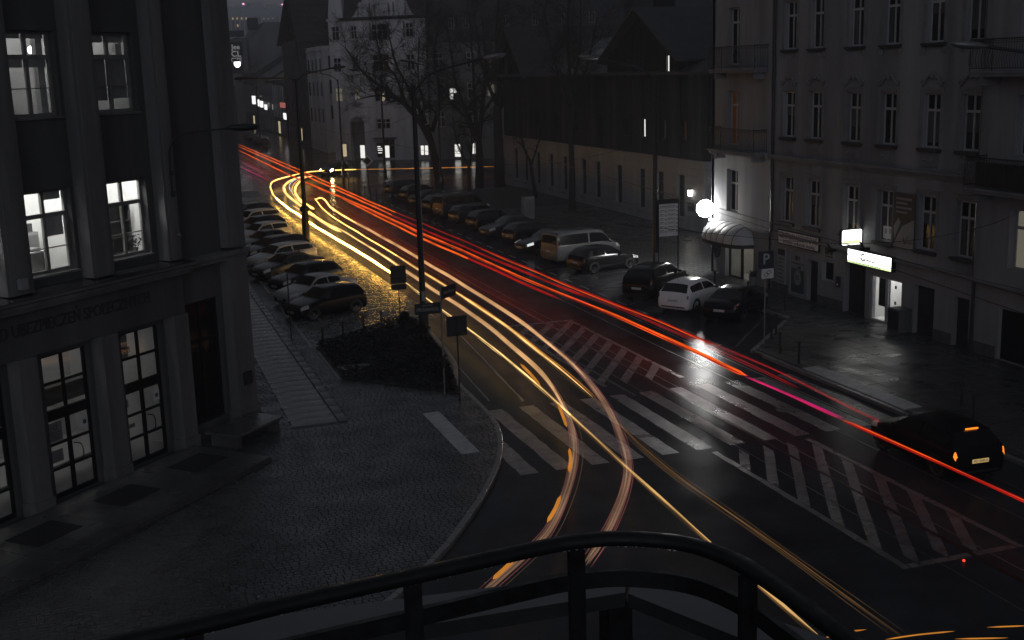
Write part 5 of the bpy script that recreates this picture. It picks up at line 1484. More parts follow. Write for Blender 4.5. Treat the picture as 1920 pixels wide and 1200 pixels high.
for k in range(8):
    z1 = 4.29 - k * .215
    for (a, b) in (((-.54, -.12), (-.1, .54)) if k else ((-.54, .54),)):
        pl = MB().box(a, b, -.04, -.02, z1 - .2, z1).build('plate', 'poster_white', t)
        if k < 7:
            q = MB(); q.box(a + .05, b - .12, -.0425, -.0405, z1 - .12, z1 - .095)
            q.box(a + .05, b - .2, -.0425, -.0405, z1 - .165, z1 - .15); q.box(b - .1, b - .01, -.0425, -.0405, z1 - .185, z1 - .15)
            q.build('print', 'letter_dark', pl)
t = post('bare thin post by the kerb in front of the parked dark hatchback', 6.85, 51.6, 2.9, r=.028, m='steel_dark', name='bare_post', cat='post')
t = thing('road_sign', 'diamond shaped priority sign at the mouth of the side street', 'road sign', (25.9, 124.8, 0), 0)
MB().tube([(0, 0, 0), (0, 0, 2.6)], .05, 6).build('pole', 'steel_dark', t)
p = MB(); p.M = Matrix.Translation((0, 0, 2.5)) @ Matrix.Rotation(PI / 4, 4, 'Y'); p.box(-.42, .42, -.06, -.04, -.42, .42); p.build('sign_plate', 'poster_white', t)
p = MB(); p.M = Matrix.Translation((0, 0, 2.5)) @ Matrix.Rotation(PI / 4, 4, 'Y'); p.box(-.3, .3, -.07, -.061, -.3, .3); p.build('sign_field', 'poster_dark', t)
t = thing('service_cabinet', 'pale upright service cabinet on the dark square behind the cars', 'cabinet', (30.5, 86.5, .1), .2)
MB().bbox(-.45, .45, -.25, .25, 0, 1.75, .04).build('body', 'poster_grey', t); MB().box(-.38, .38, -.262, -.252, .15, 1.6).build('door', 'stucco_trim', t)

def bollard(label, x, y, h=.85, z0=.1, group='bollards'):
    t = thing('bollard', label, 'bollard', (x, y, z0), 0, group)
    MB().lathe([(.06, 0), (.05, .04), (.045, h - .1), (.06, h - .09), (.06, h - .03), (.03, h), (1e-4, h + .01)], 10).build('post', 'steel_dark', t)
    MB().lathe([(.0485, h - .3), (.0485, h - .22)], 10).build('band', 'sign_back', t)
for i, (x, y) in enumerate(((7.95, 49.75), (9.0, 50.6), (10.1, 51.45), (11.1, 52.25))):
    bollard(['bollard at the pavement end', 'second bollard', 'third bollard', 'bollard nearest the road'][i] + ' along the kerb of the planting bed', x, y, .75, group='bollards along the bed')
for i, (x, y) in enumerate(((25.6, 42.2), (26.3, 43.0), (24.4, 38.2), (26.0, 30.9), (25.3, 29.5), (24.6, 39.9))):
    bollard(['bollard beside the parking sign', 'bollard between parking sign and shop wall', 'bollard at the far end of the right tactile strip', 'bollard on the right pavement near the red tail lights', 'nearest bollard on the right pavement', 'bollard between the tactile strip and the parking sign'][i], x, y, .9, group='bollards on the right pavement')
for i in range(9):
    bollard(['nearest', 'second', 'third', 'fourth', 'fifth', 'sixth', 'seventh', 'eighth', 'farthest'][i] + ' black bollard of the far row before the side street', 23.4 - i * .02, 104 + i * 2.6, .9, 0, group='far row of bollards')
for i in range(3):
    x, y = 30.5 + i * .0, 47.0 + i * 3.4
    bollard(['bollard near the credit shop window', 'bollard near the price board', 'bollard near the corner shop door'][i], 29.2, y, .9, group='bollards before the shops')

# overhead wires
def wire(label, pts, r=.012, fit=None):
    t = thing('overhead_wire', label, 'wire', pts[0], 0, 'overhead wires')
    o = Vector(pts[0])
    MB().tube([Vector(p) - o for p in crom(pts, 8)], r, 5).build('cable', 'iron', t)
    for f in (fit or []):
        p = Vector(f) - o
        q = MB(); q.box(p.x - .15, p.x + .15, p.y - .05, p.y + .05, p.z - .05, p.z + .05); q.tube([p, p + Vector((.0, .25, .18))], .03, 5); q.build('clamp', 'iron', t)
wire('upper dark wire sagging across the shop signs', [(24.5, 70, 6.4), (24.0, 48.0, 5.75), (21.3, 30.8, 5.95), (18.2, 18, 6.4)], .014, [(21.1, 29.6, 5.97)])
wire('lower dark wire crossing in front of the bright shop door', [(24.9, 52.0, 5.5), (23.2, 36.5, 5.3), (21.3, 27.5, 5.45), (18.5, 17, 5.8)], .013, [(22.5, 33.4, 5.32)])
wire('cross wire slanting from the shop wall to the tram wire', [(31.5, 33.5, 6.6), (26.5, 31.0, 6.1), (21.3, 30.8, 5.97), (14.5, 33.0, 6.8)], .009)
wire('thin cross wire above the far parking bays', [(26.8, 56, 7.6), (20.5, 59, 6.6), (12.8, 60, 8.2)], .008)
wire('thin span wire between lamp posts at the far cars', [(12, 79, 8.6), (18, 88, 7.2), (29, 108, 8.6)], .01)

# ------------------------------------------------------------------ cars
PROF = {   # fraction from the front: underside, belt line, top, half-width factor
    'hatch': [(0, .34, .60, .62, .74), (.025, .22, .68, .70, .88), (.09, .19, .76, .80, .96), (.22, .18, .87, .92, 1), (.29, .18, .93, .98, 1), (.36, .18, .96, 1.2, 1), (.435, .18, .97, 1.40, 1), (.52, .18, .98, 1.46, 1), (.70, .18, .99, 1.47, 1), (.885, .18, 1.0, 1.40, 1), (.94, .19, .99, 1.2, .99), (.978, .21, .96, .99, .97), (.992, .24, .82, .85, .94), (1, .34, .68, .70, .87)],
    'sedan': [(0, .34, .58, .60, .74), (.025, .22, .66, .68, .88), (.08, .19, .74, .78, .96), (.22, .18, .86, .90, 1), (.3, .18, .92, .96, 1), (.36, .18, .94, 1.17, 1), (.43, .18, .95, 1.37, 1), (.5, .18, .96, 1.42, 1), (.62, .18, .97, 1.42, 1), (.70, .18, .99, 1.36, 1), (.78, .18, 1.0, 1.16, 1), (.84, .19, .99, 1.03, .99), (.95, .2, .97, 1.0, .95), (.985, .24, .88, .91, .9), (1, .34, .7, .72, .8)],
    'estate': [(0, .34, .58, .60, .74), (.025, .22, .66, .68, .88), (.08, .19, .75, .79, .96), (.22, .18, .87, .91, 1), (.28, .18, .93, .97, 1), (.345, .18, .95, 1.2, 1), (.41, .18, .96, 1.4, 1), (.5, .18, .97, 1.46, 1), (.7, .18, .98, 1.47, 1), (.88, .18, 1.0, 1.43, 1), (.93, .19, 1.0, 1.34, .99), (.975, .21, .98, 1.03, .96), (.99, .24, .9, .93, .92), (1, .34, .7, .72, .84)],
    'van': [(0, .36, .62, .64, .8), (.02, .24, .8, .82, .92), (.06, .2, .95, .99, .98), (.14, .2, 1.05, 1.1, 1), (.2, .2, 1.08, 1.4, 1), (.27, .2, 1.1, 1.78, 1), (.34, .2, 1.12, 1.88, 1), (.5, .2, 1.12, 1.93, 1), (.75, .2, 1.12, 1.93, 1), (.93, .2, 1.12, 1.9, 1), (.975, .21, 1.12, 1.8, .99), (.99, .23, 1.08, 1.14, .97), (1, .34, .8, .82, .93)],
    'suv': [(0, .4, .72, .74, .78), (.02, .28, .84, .86, .9), (.08, .25, .95, .99, .97), (.22, .24, 1.04, 1.09, 1), (.28, .24, 1.08, 1.13, 1), (.35, .24, 1.1, 1.4, 1), (.41, .24, 1.11, 1.58, 1), (.5, .24, 1.12, 1.65, 1), (.7, .24, 1.13, 1.66, 1), (.87, .24, 1.15, 1.6, 1), (.93, .24, 1.15, 1.48, .99), (.97, .26, 1.12, 1.17, .97), (.99, .28, 1.0, 1.03, .94), (1, .4, .8, .82, .85)],
}
ROOF = {'hatch': (4, 6, 9, 11), 'sedan': (4, 6, 9, 11), 'estate': (4, 6, 9, 11), 'van': (3, 5, 9, 11), 'suv': (4, 6, 9, 11)}
def make_car(label, x, y, head, style, paint, L=4.1, W=1.74, lights=None, plate=True, group='cars parked along the street', z0=0.0, hs_=1.0, antenna=False, rimm='rim', detail=True):
    t = thing('parked_car', label, 'car', (x, y, z0), head, group)
    pr_ = PROF[style]; hw = W / 2
    secs = []
    for (f, zb, zl, zt, wf) in pr_:
        X = L / 2 - f * L; w_ = hw * wf; up = (zt - zl) * hs_
        zt2 = zl + up
        wr = w_ * (.93 - .24 * min(1, max(0, up - .05) / .42))
        if style == 'van': wr = w_ * (.95 - .1 * min(1, max(0, up - .05) / .7))
        secs.append([(X, 0, zb), (X, w_ * .86, zb), (X, w_ * .975, zb + .1), (X, w_, zb + (zl - zb) * .45), (X, w_ * .985, zb + (zl - zb) * .8), (X, w_ * .95, zl), (X, wr * 1.0, zt2 - min(.06, up * .25) - .01), (X, wr * .9, zt2 - .008), (X, wr * .5, zt2 + .012), (X, 0, zt2 + .02)])
    n = len(secs[0]); m = MB(); vs = []; fs = []
    full = []
    for s_ in secs:
        full.append([Vector(q) for q in s_] + [Vector((q[0], -q[1], q[2])) for q in reversed(s_[1:-1])])
    k2 = len(full[0])
    for s_ in full: vs += s_
    for i in range(len(full) - 1):
        for k in range(k2):
            fs.append((i * k2 + k, i * k2 + (k + 1) % k2, (i + 1) * k2 + (k + 1) % k2, (i + 1) * k2 + k))
    fs.append(tuple(range(k2))[::-1]); fs.append(tuple((len(full) - 1) * k2 + k for k in range(k2)))
    m.add([(v.x, v.y, v.z) for v in vs], [f[::-1] for f in fs])
    body = m.build('body', paint, t, True)
    def P(i, s):     # point on section i at fractional index s (0..n-1), i may be fractional
        i0 = min(int(i), len(secs) - 2); fi = i - i0
        def at(sec):
            k = min(int(s), n - 2); fk = s - k
            return Vector(sec[k]).lerp(Vector(sec[k + 1]), fk)
        return at(secs[i0]).lerp(at(secs[i0 + 1]), fi)
    def patch(i0, i1, s0, s1, side, name, mt, off=.008, ni=4, ns=3, parent=None):
        vs, fs = [], []
        for a in range(ni + 1):
            for b in range(ns + 1):
                ii, ss = i0 + (i1 - i0) * a / ni, s0 + (s1 - s0) * b / ns
                p = P(ii, ss)
                e = .02
                du = P(min(ii + e, len(secs) - 1.001), ss) - P(max(ii - e, 0), ss); dv = P(ii, min(ss + e, n - 1.001)) - P(ii, max(ss - e, 0))
                nn_ = du.cross(dv); nn_ = nn_.normalized() if nn_.length > 1e-9 else Vector((0, 0, 1))
                if nn_.dot(p - Vector((p.x, 0, .7))) < 0: nn_ = -nn_
                p = p + nn_ * off
                vs.append((p.x, p.y * side, p.z))
        for a in range(ni):
            for b in range(ns):
                q = (a * (ns + 1) + b, a * (ns + 1) + b + 1, (a + 1) * (ns + 1) + b + 1, (a + 1) * (ns + 1) + b)
                fs.append(q)
        return MB().add(vs, fs).build(name, mt, parent or t, True)
    c0, r0, r1, c1 = ROOF[style]
    # side windows: front and rear door glass, kept inside the roof line
    mid = (r0 + r1) / 2
    for sd in (1, -1):
        patch(c0 + .9, mid - .06, 5.08, 5.86, sd, 'side_window', 'car_glass', .008, 5, 2)
        patch(mid + .06, r1 + (.35 if style in ('sedan',) else .25), 5.08, 5.86, sd, 'side_window', 'car_glass', .008, 5, 2)
        if style in ('estate', 'van', 'suv'): patch(r1 + .38, r1 + .9, 5.1, 5.8, sd, 'side_window', 'car_glass', .008, 2, 2)
    def across(i0, i1, name, mt, wfrac=.93, zoff=.008):
        vs, fs = [], []
        ni, nj = 5, 8
        for a in range(ni + 1):
            ii = i0 + (i1 - i0) * a / ni
            e = P(ii, 6.9); top = P(ii, 9 - .001)
            nxt = P(min(ii + .05, len(secs) - 1.01), 8.9) - P(max(ii - .05, 0), 8.9)
            nrm = Vector((nxt.z, 0, -nxt.x)); nrm = nrm.normalized() if nrm.length > 1e-9 else Vector((0, 0, 1))
            if nrm.z < 0: nrm = -nrm
            for b in range(nj + 1):
                tt = -1 + 2 * b / nj
                s_ = 9 - abs(tt) * 2.15 * wfrac
                p = P(ii, s_); p = Vector((p.x, p.y * (1 if tt > 0 else -1), p.z)) + nrm * zoff
                vs.append(p)
        for a in range(ni):
            for b in range(nj):
                fs.append((a * (nj + 1) + b, a * (nj + 1) + b + 1, (a + 1) * (nj + 1) + b + 1, (a + 1) * (nj + 1) + b))
        return MB().add(vs, fs).build(name, mt, t, True)
    across(c0 + .12, r0 - .08, 'windscreen', 'car_glass', .97)
    across(r1 + (.14 if style != 'sedan' else .18), c1 - .12, 'rear_window', 'car_glass', .95)
    # lamps
    nS = len(secs) - 1
    for sd in (1, -1):
        patch(1.0, 2.3, 3.9, 6.3, sd, 'headlight', lights.get('head', 'lamp_clear') if lights else 'lamp_clear', .01, 3, 2)
        patch(nS - 1.75, nS - .7, 4.2, 6.3, sd, 'tail_light', lights.get('tail', 'lamp_red') if lights else 'lamp_red', .012, 4, 4)
    # wheels, arches, mirrors, plates, trim
    R_ = .31 if style in ('hatch', 'sedan', 'estate') else .35
    xf, xr = L / 2 - .19 * L, -L / 2 + .185 * L
    if style == 'van': xf, xr = L / 2 - .18 * L, -L / 2 + .2 * L
    for xx in (xf, xr):
        for sd in (1, -1):
            yo = sd * (hw - .11)
            Mx = Matrix.Translation((xx, yo, R_)) @ Matrix.Rotation(-sd * PI / 2, 4, 'X')
            wh = MB(); wh.lathe([(R_ * .62, -.1), (R_ * .93, -.1), (R_, -.06), (R_, .07), (R_ * .94, .105), (R_ * .68, .1), (R_ * .64, .06)], 20, Mx)
            wh = wh.build('wheel', 'rubber', t, True)
            if detail:
                rm_ = MB(); rm_.lathe([(R_ * .67, .07), (R_ * .66, .1), (R_ * .6, .085), (R_ * .58, .04), (1e-4, .03)], 18, Mx)
                for k in range(7):
                    a = 2 * PI * k / 7
                    rm_.M = Mx @ Matrix.Rotation(a, 4, 'Z'); rm_.box(.03, R_ * .62, -.022, .022, .035, .095); rm_.M = None
                rm_.lathe([(.06, .03), (.06, .105), (1e-4, .11)], 10, Mx)
                rm_.build('rim', rimm, wh)
            ar = MB(); vs = []
            for k in range(17):
                a = PI * (-.06 + 1.12 * k / 16)
                for rr in (R_ + .075, R_ - .05):
                    vs.append((xx + rr * math.cos(a), sd * (hw + .006), R_ + rr * math.sin(a)))
                vs.append((xx + (R_ - .05) * math.cos(a), sd * (hw - .16), R_ + (R_ - .05) * math.sin(a)))
            ar.add(vs, [(3 * k, 3 * k + 1, 3 * k + 4, 3 * k + 3) for k in range(16)] + [(3 * k + 1, 3 * k + 2, 3 * k + 5, 3 * k + 4) for k in range(16)])
            ar.build('wheel_arch', 'car_trim', t)
    zm = secs[c0][5][2] + .08
    for sd in (1, -1):
        mm = MB(); mm.M = Matrix.Translation((secs[c0][0][0] - .28 * (1 if style != 'van' else .6), sd * (hw + .08), zm)); mm.ball((0, 0, 0), .1, 8, .75); mm.box(-.03, .03, -sd * .12, -sd * .05, -.04, .0) if sd < 0 else mm.box(-.03, .03, -.12, -.05, -.04, .0)
        mm.build('mirror', paint if paint != 'paint_white' else 'car_trim', t, True)
        if detail:
            MB().box(secs[c0][0][0] - 1.0, secs[c0][0][0] - .82, sd * (hw * 1.0) - .012 * (1 if sd < 0 else 0), sd * (hw * 1.0) + .012 * (1 if sd > 0 else 0), secs[c0][5][2] - .17, secs[c0][5][2] - .14).build('door_handle', paint, t)
    b_ = MB(); b_.box(L / 2 - .06, L / 2 + .012, -hw * .55, hw * .55, .36, .5); b_.build('grille', 'car_trim', t)
    if plate:
        MB().box(L / 2 + .013, L / 2 + .025, -.26, .26, .4, .51).build('number_plate', 'plate', t)
        zr = secs[-1][5][2] if style != 'sedan' else .62
        MB().box(-L / 2 - .028, -L / 2 - .01, -.26, .26, .58 if style != 'van' else .72, .69 if style != 'van' else .83).build('number_plate', lights.get('plate', 'plate') if lights else 'plate', t)
    if style in ('hatch', 'estate', 'suv', 'van') and detail:
        MB().box(-L / 2 - .004, -L / 2 + .05, -hw * .72, hw * .72, .3, .36).build('bumper_strip', 'car_trim', t)
    if antenna:
        a = P(r1 - .2, 8.95); MB().tube([a, a + Vector((-.15, 0, .28))], .006, 4).build('antenna', 'car_trim', t)
    return t
HL_ = math.atan2(-.43, -.9)
LC = [(9.25, 56.5, 'hatch', 'paint_black', 3.95, 'black hatchback with round clear headlights nearest in the left row'),
      (9.45, 60.4, 'sedan', 'paint_silver', 4.5, 'silver coupe behind the nearest black hatchback'),
      (9.5, 64.2, 'hatch', 'paint_dark', 4.1, 'dark hatchback behind the silver coupe'),
      (9.2, 68.8, 'sedan', 'paint_grey', 4.5, 'grey saloon with roof bars in the middle of the left row'),
      (9.3, 72.6, 'estate', 'paint_pale', 4.5, 'pale estate car behind the grey saloon'),
      (9.4, 76.3, 'estate', 'paint_dark', 4.6, 'dark estate car beside the ornate lamp post base'),
      (9.4, 80.0, 'sedan', 'paint_dark', 4.5, 'dark saloon just beyond the ornate lamp post'),
      (9.6, 84.2, 'hatch', 'paint_pale', 4.2, 'pale hatchback in the far half of the left row'),
      (9.8, 88.3, 'hatch', 'paint_black', 4.1, 'small black car between two pale cars in the left row'),
      (10.0, 93.0, 'estate', 'paint_pale', 4.5, 'second pale estate near the far end of the left row'),
      (10.2, 98.0, 'hatch', 'paint_dark', 4.1, 'last dark car at the far end of the left row')]
for i, (x, y, st_, pt_, L_, lb) in enumerate(LC):
    c = make_car(lb, x, y, HL_ + random.uniform(-.03, .03), st_, pt_, L_, 1.72, None, True, 'cars parked along the left lay-by', .03, rimm='rim_dark' if i else 'rim', detail=i < 7)
    if i == 3:
        for sd in (1, -1): MB().tube([(.5, sd * .55, 1.44), (.45, sd * .55, 1.5), (-.8, sd * .55, 1.5), (-.85, sd * .55, 1.42)], .02, 6).build('roof_bar', 'car_trim', c)
        for xx in (.2, -.5): MB().tube([(xx, -.62, 1.53), (xx, .62, 1.53)], .02, 6).build('roof_bar', 'car_trim', c)
a45 = math.atan2(.62, .80); a80 = math.atan2(.22, .975)
make_car('white hatchback parked nose in beside the black car on the right', 26.2, 50.4, math.atan2(.55, .83), 'hatch', 'paint_white', 4.0, 1.74, None, True, 'cars parked on the right', 0, antenna=True, rimm='rim_dark')
make_car('black saloon nearest in the right row by the parking sign', 27.05, 47.7, math.atan2(.64, .76), 'sedan', 'paint_black', 4.5, 1.78, None, True, 'cars parked on the right', rimm='rim_dark')
make_car('black off-roader left of the white hatchback', 26.1, 54.3, a45, 'suv', 'paint_black', 4.5, 1.82, None, True, 'cars parked on the right', rimm='rim_dark')
RC = [(26.6, 62.4, 'hatch', 'paint_black', 4.1, 'black hatchback beside the silver van', 0), (26.8, 66.4, 'van', 'paint_silver_shaded', 4.8, 'silver passenger van among the black cars', 0), (26.4, 70.8, 'sedan', 'paint_black', 4.6, 'black car facing the road with pale gleaming headlights', 1),
      (26.8, 75.0, 'hatch', 'paint_dark', 4.1, 'dark car left of the car with gleaming headlights', 0), (26.5, 79.0, 'sedan', 'paint_grey', 4.5, 'grey car with its bonnet towards the road', 1), (26.7, 83.4, 'hatch', 'paint_dark', 4.0, 'dark hatchback behind the tall lamp post', 0),
      (26.7, 87.6, 'estate', 'paint_grey', 4.4, 'grey estate in the middle of the right row', 0), (26.7, 92.0, 'van', 'paint_grey', 4.5, 'grey van with a bright rear corner in the right row', 0), (26.7, 96.4, 'hatch', 'paint_dark', 4.1, 'dark hatchback behind the grey van', 0),
      (26.8, 100.8, 'sedan', 'paint_dark', 4.5, 'dark saloon far along the right row', 0), (27.0, 106.0, 'hatch', 'paint_dark', 4.1, 'dark hatchback one before the end of the right row', 0), (27.2, 112.2, 'estate', 'paint_grey', 4.5, 'last estate car at the far end of the right row', 0)]
for (x, y, st_, pt_, L_, lb, rev) in RC:  # paints of this row picked darker, so its shade sits in the colour
    make_car(lb, x, y, a80 + (PI if rev else 0) + random.uniform(-.04, .04), st_, pt_, L_, 1.9 if st_ == 'van' else 1.76, {'head': 'headlamp_cool'} if 'gleaming' in lb and rev else None, True, 'cars parked on the right', detail=y < 75, rimm='rim_dark')
for i, (x, y) in enumerate(((25.2, 208), (25.4, 216), (25.6, 225), (26, 236))):
    make_car(['nearest', 'second', 'third', 'farthest'][i] + ' dark car in the group parked far up the street', x, y, 1.3, 'hatch' if i % 2 else 'estate', ['paint_dark', 'paint_grey', 'paint_black', 'paint_grey'][i], 4.3, 1.75, None, False, 'cars far up the street', detail=False)
make_car('dark car with glowing orange tail lights waiting in the right lane', 21.95, 27.2, PI / 2 - .04, 'hatch', 'paint_night', 4.2, 1.74, {'tail': 'tail_orange', 'plate': 'plate_lit'}, True, 'cars on the road', rimm='rim_dark')
t = tag(MB().box(-.2, .2, -.02, .02, -.02, .02).build('brake_light', 'tail_orange'), 'small third brake light at the rear window of the waiting car', 'light')
for o in S.objects:
    if o.get('label') == 'dark car with glowing orange tail lights waiting in the right lane':
        t.parent = o; t.location = (-1.68, 0, 1.43); t.rotation_euler = (0, 0, PI / 2)
        del t['category']; del t['label']
        pt = [c for c in o.children if c.name.startswith('number_plate')][-1]
        text('PO 5N016', .1, 'letter_black', pt, Matrix.Translation((-2.135, 0, .635)) @ Matrix.Rotation(-PI / 2, 4, 'Z') @ Matrix.Rotation(PI / 2, 4, 'X'), ext=.001, width=.44)
jc = make_car('car with glaring yellow headlights turning out of the side street', 24.9, 139.6, PI + .85, 'hatch', 'paint_dark', 4.2, 1.76, {'head': 'headlamp'}, True, 'cars on the road', detail=False)

# ------------------------------------------------------------------ light trails hanging over the lanes at lamp height
TR = {
    'A': [(42.85,130.48,0.65),(32.48,134.98,0.65),(26.69,137.69,0.65),(23.75,138.17,0.65),(21.30,137.39,0.65),(18.49,132.82,0.65),(16.39,128.20,0.65),(15.22,122.69,0.65),(14.14,111.75,0.65),(13.82,102.18,0.65),(13.82,94.69,0.65),(13.83,84.70,0.65),(14.06,75.81,0.65),(14.20,64.02,0.65),(14.03,55.14,0.65),(13.87,48.14,0.65),(13.72,42.47,0.65),(13.19,34.26,0.65),(12.68,27.78,0.65),(12.34,22.91,0.65),(12.08,17.91,0.65)],
    'A2': [(20.88,131.03,0.65),(19.33,130.60,0.65),(17.40,125.29,0.65),(16.17,119.38,0.65),(15.39,111.46,0.65),(15.02,99.55,0.65),(14.83,90.51,0.65),(14.90,82.10,0.65)],
    'loop': [(19.86,129.43,0.65),(18.41,124.56,0.65),(16.79,116.41,0.65),(15.84,107.87,0.65),(15.63,101.95,0.65),(15.70,98.21,0.65)],
    'B': [(14.43,102.26,0.65),(14.83,90.51,0.65),(15.19,81.61,0.65),(15.17,68.20,0.65),(14.98,58.74,0.65),(14.98,51.87,0.65),(14.64,44.58,0.65),(14.09,38.70,0.65),(13.19,34.26,0.65),(12.23,31.03,0.65),(10.92,28.07,0.65),(9.43,25.39,0.65),(8.40,24.05,0.65),(6.49,22.10,0.65)],
    'C': [(17.16,106.99,0.65),(16.60,100.84,0.65),(16.15,94.46,0.65),(16.00,85.78,0.65),(15.95,71.59,0.65),(15.83,61.96,0.65),(15.78,54.55,0.65),(15.49,46.39,0.65),(14.93,38.73,0.65),(14.48,34.22,0.65),(14.09,31.65,0.65),(13.66,27.82,0.65),(13.61,22.90,0.65),(13.49,17.35,0.65)],
    'D': [(17.00,106.04,0.65),(17.82,106.55,0.65),(17.13,98.19,0.65),(16.95,90.73,0.65),(16.98,76.07,0.65),(16.87,65.92,0.65),(16.74,57.81,0.65),(16.50,49.35,0.65),(15.82,40.99,0.65),(14.78,34.92,0.65),(13.69,30.95,0.65),(12.52,27.85,0.65),(10.75,24.83,0.65),(9.19,22.75,0.65)],
    'L1': [(20.28,202.98,0.80),(20.80,140.10,0.80),(20.76,102.93,0.80),(20.99,83.51,0.80),(21.15,65.41,0.80),(21.33,52.20,0.80),(21.65,44.60,0.80),(21.66,41.20,0.80),(21.70,35.59,0.80),(21.39,30.32,0.80),(21.17,25.64,0.80)],
    'L2': [(19.61,196.48,0.80),(20.07,135.35,0.80),(20.21,100.28,0.80),(20.23,80.56,0.80),(20.49,66.48,0.80),(20.72,56.53,0.80),(20.99,50.70,0.80)],
    'L3': [(18.53,186.06,0.80),(18.70,129.84,0.80),(19.44,96.54,0.80),(19.59,78.06,0.80),(19.86,66.60,0.80),(19.86,59.20,0.80),(20.27,49.62,0.80),(20.44,44.14,0.80),(20.44,38.87,0.80),(20.38,36.90,0.80),(20.36,35.15,0.80)],
    'L3b': [(20.29,35.02,0.80),(20.41,32.47,0.80),(20.40,29.44,0.80)],
    'L3c': [(20.37,29.39,0.80),(20.39,27.57,0.80),(20.40,24.99,0.80),(20.44,22.24,0.80),(20.45,21.18,0.80)],
    'L4': [(19.07,104.07,0.80),(18.98,75.72,0.80),(19.25,66.24,0.80),(19.38,57.78,0.80),(19.53,51.16,0.80)],
    'L5': [(21.17,51.82,0.80),(21.33,43.93,0.80),(21.31,36.81,0.80),(21.15,33.00,0.80)],
    'P1': [(16.78,165.46,0.30),(17.36,142.69,0.30)],
    'P2': [(15.72,157.46,0.30),(16.47,133.43,0.30)],
    'ind1': [(13.71,40.23,0.80),(13.54,38.58,0.80),(13.31,36.85,0.80)],
    'ind2': [(13.07,34.63,0.80),(12.74,33.39,0.80),(12.41,32.17,0.80)],
    'ind3': [(11.74,30.21,0.80),(11.39,29.22,0.80),(10.95,28.25,0.80)],
    'ind4': [(10.08,26.68,0.80),(9.62,25.86,0.80),(9.13,25.11,0.80)],
    'ind5': [(7.69,23.32,0.80),(7.31,22.92,0.80),(6.94,22.54,0.80)],
    'n1': [(12.04,17.84,0.65),(12.51,17.93,0.65),(13.08,17.87,0.65)],
    'n2': [(13.16,17.39,0.65),(13.84,17.32,0.65),(14.59,17.18,0.65)],
    'n3': [(14.38,16.92,0.65),(15.33,16.58,0.65)],
    'n4': [(15.26,17.08,0.65),(16.06,16.83,0.65)],
}
def trail(label, keys, group='light trails of passing cars'):
    """keys: list of (points, [(side offset, height offset, radius, material)], start, end) bundles; every strand is a piece of the trail"""
    first = keys[0][0][0]
    t = thing('light_trail', label, 'light trail', (first[0], first[1], 0), 0, group)
    o = Vector((first[0], first[1], 0))
    for (pts, strands, f0, f1) in keys:
        C = crom(pts, 10)
        a, b = max(0, int(f0 * (len(C) - 1)) - (7 if f0 > 0 else 0)), min(len(C) - 1, int(f1 * (len(C) - 1)) + (7 if f1 < 1 else 0))
        C = C[a:b + 1]
        for (so, ho, r, m) in strands:
            out = []
            for i, p in enumerate(C):
                d = (C[min(i + 1, len(C) - 1)] - C[max(i - 1, 0)]); d.z = 0; d.normalize()
                sdv = Vector((d.y, -d.x, 0))
                wob = .012 * math.sin(p.y * .9 + so * 40)
                out.append(p + sdv * (so + wob) + Vector((0, 0, ho + .012 * math.sin(p.y * .55 + so * 9))) - o)
            n = len(out)
            q0 = 14 if (f0 > 0 and n > 40) else 3; q1 = 14 if (f1 < 1 and n > 40) else 3
            rs = [r * min(1, .08 + i / q0, .08 + (n - 1 - i) / q1) for i in range(n)]
            MB().tube(out, rs, 6).build('strand', m, t, True)
    return t
trail('brightest golden light trail sweeping from the side street along the cobbles', [(TR['A'], [(0, 0, .07, 'tr_gold_hot')], .4, .66), (TR['A'], [(0, 0, .07, 'tr_gold_bright')], .23, .42), (TR['A'], [(0, 0, .045, 'tr_gold_near'), (.07, .03, .02, 'tr_line'), (-.07, -.02, .02, 'tr_gold_soft')], .66, .86), (TR['A'], [(0, 0, .03, 'tr_gold_end'), (.05, .01, .016, 'tr_line'), (.11, .02, .008, 'tr_line_soft')], .84, 1.0), (TR['A'], [(0, 0, .055, 'tr_gold_bright')], .12, .23), (TR['A'], [(0, 0, .04, 'tr_amber')], .0, .13)])
trail('inner white and gold loop beside the dark lamp post', [(TR['A2'], [(0, 0, .08, 'tr_gold_bright'), (.15, .0, .04, 'tr_gold')], 0, 1), (TR['A2'], [(-.5, .1, .05, 'tr_white')], .1, .55)])
trail('short hooked golden loop at the turning point', [(TR['loop'], [(0, 0, .11, 'tr_gold_bright'), (.3, .05, .05, 'tr_gold')], 0, 1)])
trail('beige light trail curving left towards the balcony', [(TR['B'], [(0, 0, .05, 'tr_gold'), (.07, .02, .035, 'tr_gold_soft')], 0, .2), (TR['B'], [(0, 0, .085, 'tr_gold_soft'), (.05, .02, .04, 'tr_beige')], .2, .58), (TR['B'], [(0, 0, .06, 'tr_beige'), (.075, .03, .04, 'tr_beige'), (-.09, -.02, .014, 'tr_pink'), (.14, .05, .012, 'tr_pink'), (-.05, .04, .025, 'tr_beige'), (.03, .05, .015, 'tr_beige'), (-.22, 0, .008, 'tr_line_soft')], .58, 1)])
trail('double golden light trail that thins into fine lines at the lower right', [(TR['C'], [(0, 0, .045, 'tr_gold_bright')], 0, .33), (TR['C'], [(0, 0, .045, 'tr_gold'), (.14, .03, .022, 'tr_line'), (-.13, -.02, .022, 'tr_amber'), (.24, .02, .008, 'tr_line_soft')], .33, .62), (TR['C'], [(-.05, 0, .011, 'tr_line'), (.03, .02, .012, 'tr_line_soft'), (.1, 0, .009, 'tr_line_soft'), (-.14, .02, .007, 'tr_line_soft')], .6, 1)])
